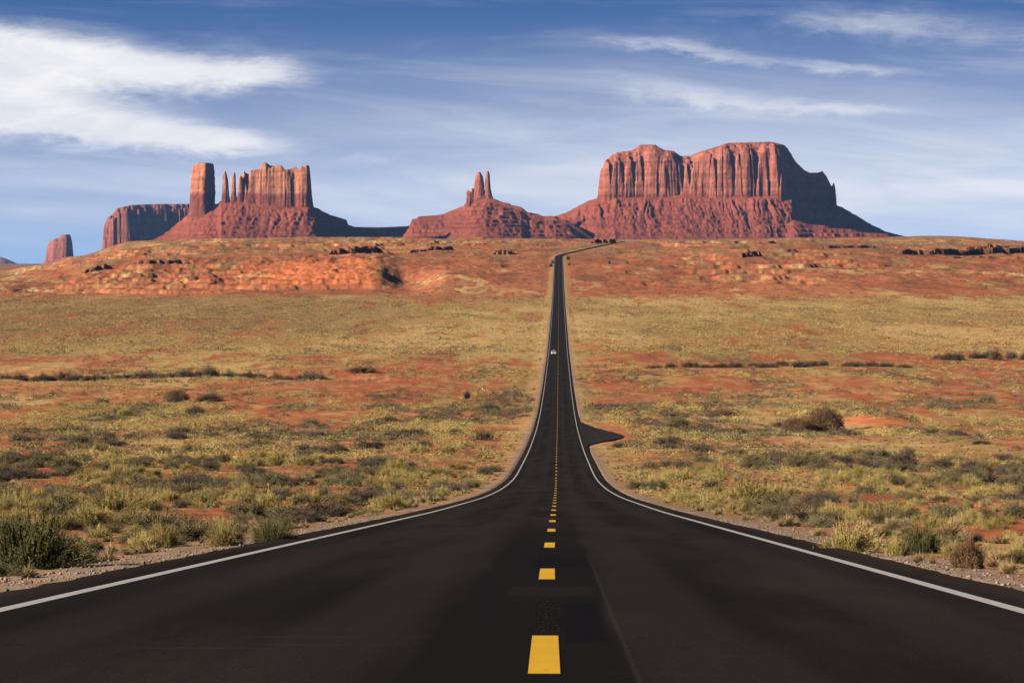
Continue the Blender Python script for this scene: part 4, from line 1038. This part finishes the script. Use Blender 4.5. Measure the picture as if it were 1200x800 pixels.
# ------------------------------------------------------------------ the oncoming car
def car():
    Y = 985.; X0, rx, ry = road_frame(np.array([Y])); lat = -1.75
    x = float(X0[0]+rx[0]*lat); slope = float(prof(Y+2)-prof(Y-2))/4
    root = empty('car', (x, Y, float(prof(Y))+.004), 0)
    tag(root, 'white car coming towards the camera on the far road', 'car')
    paint = plain('white_car_paint', (.80, .80, .78), .25, .5, 0, .03); glass = plain('car_glass', (.02, .025, .03), .08, .6); blk = plain('black_rubber', (.02, .02, .02), .7)
    chrome = plain('wheel_alloy', (.5, .5, .5), .3, .5, .9); lampm = plain('headlamp_lens', (.75, .76, .78), .1, .6); red = plain('tail_lens', (.35, .02, .02), .2)
    def extr(name, prof_, w0, w1f, mat, parent=root, bev=.05):
        bm = bmesh.new(); L = []
        for sgn in (-1, 1):
            L.append([bm.verts.new((sgn*(w0 if not callable(w1f) else w1f(z)), y, z)) for y, z in prof_])
        n = len(prof_)
        bm.faces.new(L[0]); bm.faces.new(L[1][::-1])
        for i in range(n): bm.faces.new([L[0][i], L[1][i], L[1][(i+1) % n], L[0][(i+1) % n]])
        if bev: bmesh.ops.bevel(bm, geom=bm.edges[:], offset=bev, segments=2, affect='EDGES')
        return obj_bm(name, bm, mat, parent)
    body = extr('body', [(-2.25, .32), (-2.32, .55), (-2.2, .82), (-1.15, .98), (1.55, 1.02), (2.2, .98), (2.28, .6), (2.2, .32)], .92, None, paint)
    extr('cabin', [(-1.12, .97), (-.35, 1.60), (1.15, 1.64), (2.05, 1.0)], 0, lambda z: .86-.22*(z-.97), paint, root, .05)
    def pane(name, pts, mat=glass, parent=root):
        bm = bmesh.new(); f0 = bm.faces.new([bm.verts.new(p) for p in pts]); f0.normal_update()
        r = bmesh.ops.extrude_face_region(bm, geom=bm.faces[:])
        bmesh.ops.translate(bm, verts=[g for g in r['geom'] if isinstance(g, bmesh.types.BMVert)], vec=(0, 0, .008))
        return obj_bm(name, bm, mat, parent)
    pane('windscreen', [(-.76, -1.07, 1.03), (.76, -1.07, 1.03), (.66, -.44, 1.555), (-.66, -.44, 1.555)])
    pane('rear_window', [(-.74, 2.0, 1.06), (.74, 2.0, 1.06), (.66, 1.24, 1.60), (-.66, 1.24, 1.60)])
    for sgn in (-1, 1):
        def sx(z): return sgn*(.86-.22*(z-.97)+.006)
        for (ya, yb, yc, yd) in ((-.95, .30, .30, -.35), (.38, 1.62, 1.08, .38)):
            pane('side_window', [(sx(1.06), ya, 1.06), (sx(1.06), yb, 1.06), (sx(1.52), yc, 1.52), (sx(1.52), yd, 1.52)])
        for yw in (-1.42, 1.40):
            bm = bmesh.new(); bmesh.ops.create_cone(bm, cap_ends=True, segments=28, radius1=.34, radius2=.34, depth=.22, matrix=Matrix.Translation((sgn*.84, yw, .34)) @ Matrix.Rotation(math.pi/2, 4, 'Y'))
            wh = obj_bm('wheel', bm, blk, root)
            bm = bmesh.new(); bmesh.ops.create_cone(bm, cap_ends=True, segments=20, radius1=.22, radius2=.19, depth=.05, matrix=Matrix.Translation((sgn*.95, yw, .34)) @ Matrix.Rotation(sgn*math.pi/2, 4, 'Y'))
            obj_bm('rim', bm, chrome, wh)
        bm = bmesh.new(); bmesh.ops.create_cube(bm, size=1, matrix=Matrix.Translation((sgn*.66, -2.27, .70)) @ Matrix.Diagonal((.36, .10, .15, 1))); bmesh.ops.bevel(bm, geom=bm.edges[:], offset=.03, segments=2, affect='EDGES'); obj_bm('headlight', bm, lampm, root)
        bm = bmesh.new(); bmesh.ops.create_cube(bm, size=1, matrix=Matrix.Translation((sgn*.70, 2.25, .80)) @ Matrix.Diagonal((.30, .06, .18, 1))); obj_bm('tail_light', bm, red, root)
        bm = bmesh.new(); bmesh.ops.create_cube(bm, size=1, matrix=Matrix.Translation((sgn*1.0, -.82, 1.06)) @ Matrix.Diagonal((.2, .1, .13, 1))); bmesh.ops.bevel(bm, geom=bm.edges[:], offset=.03, segments=2, affect='EDGES'); obj_bm('mirror', bm, paint, root)
    bm = bmesh.new(); bmesh.ops.create_cube(bm, size=1, matrix=Matrix.Translation((0, -2.31, .62)) @ Matrix.Diagonal((.86, .06, .17, 1))); obj_bm('grille', bm, blk, root)
    bm = bmesh.new(); bmesh.ops.create_cube(bm, size=1, matrix=Matrix.Translation((0, -2.29, .40)) @ Matrix.Diagonal((1.6, .12, .14, 1))); bmesh.ops.bevel(bm, geom=bm.edges[:], offset=.03, segments=2, affect='EDGES'); obj_bm('bumper', bm, blk, root)
    root.rotation_euler = (math.atan(slope), 0, -math.atan(.01833))
car()

# ------------------------------------------------------------------ desert air
def haze():
    bm = bmesh.new()
    bmesh.ops.create_cube(bm, size=1, matrix=Matrix.Translation((0, 0, 240)) @ Matrix.Diagonal((50000, 50000, 620, 1)))
    m = bpy.data.materials.new('haze_air'); m.use_nodes = True; t = NT(m.node_tree); t.n.clear()
    out = t.new('ShaderNodeOutputMaterial'); v = t.new('ShaderNodeVolumePrincipled')
    v.inputs['Color'].default_value = (.26, .50, 1.0, 1); v.inputs['Density'].default_value = HAZE; v.inputs['Anisotropy'].default_value = .0
    t.l.new(v.outputs[0], out.inputs['Volume'])
    o = obj_bm('haze', bm, m); tag(o, 'thin bluish desert air over the whole plain', 'haze', kind='stuff')
HAZE = 1.4e-5
haze()
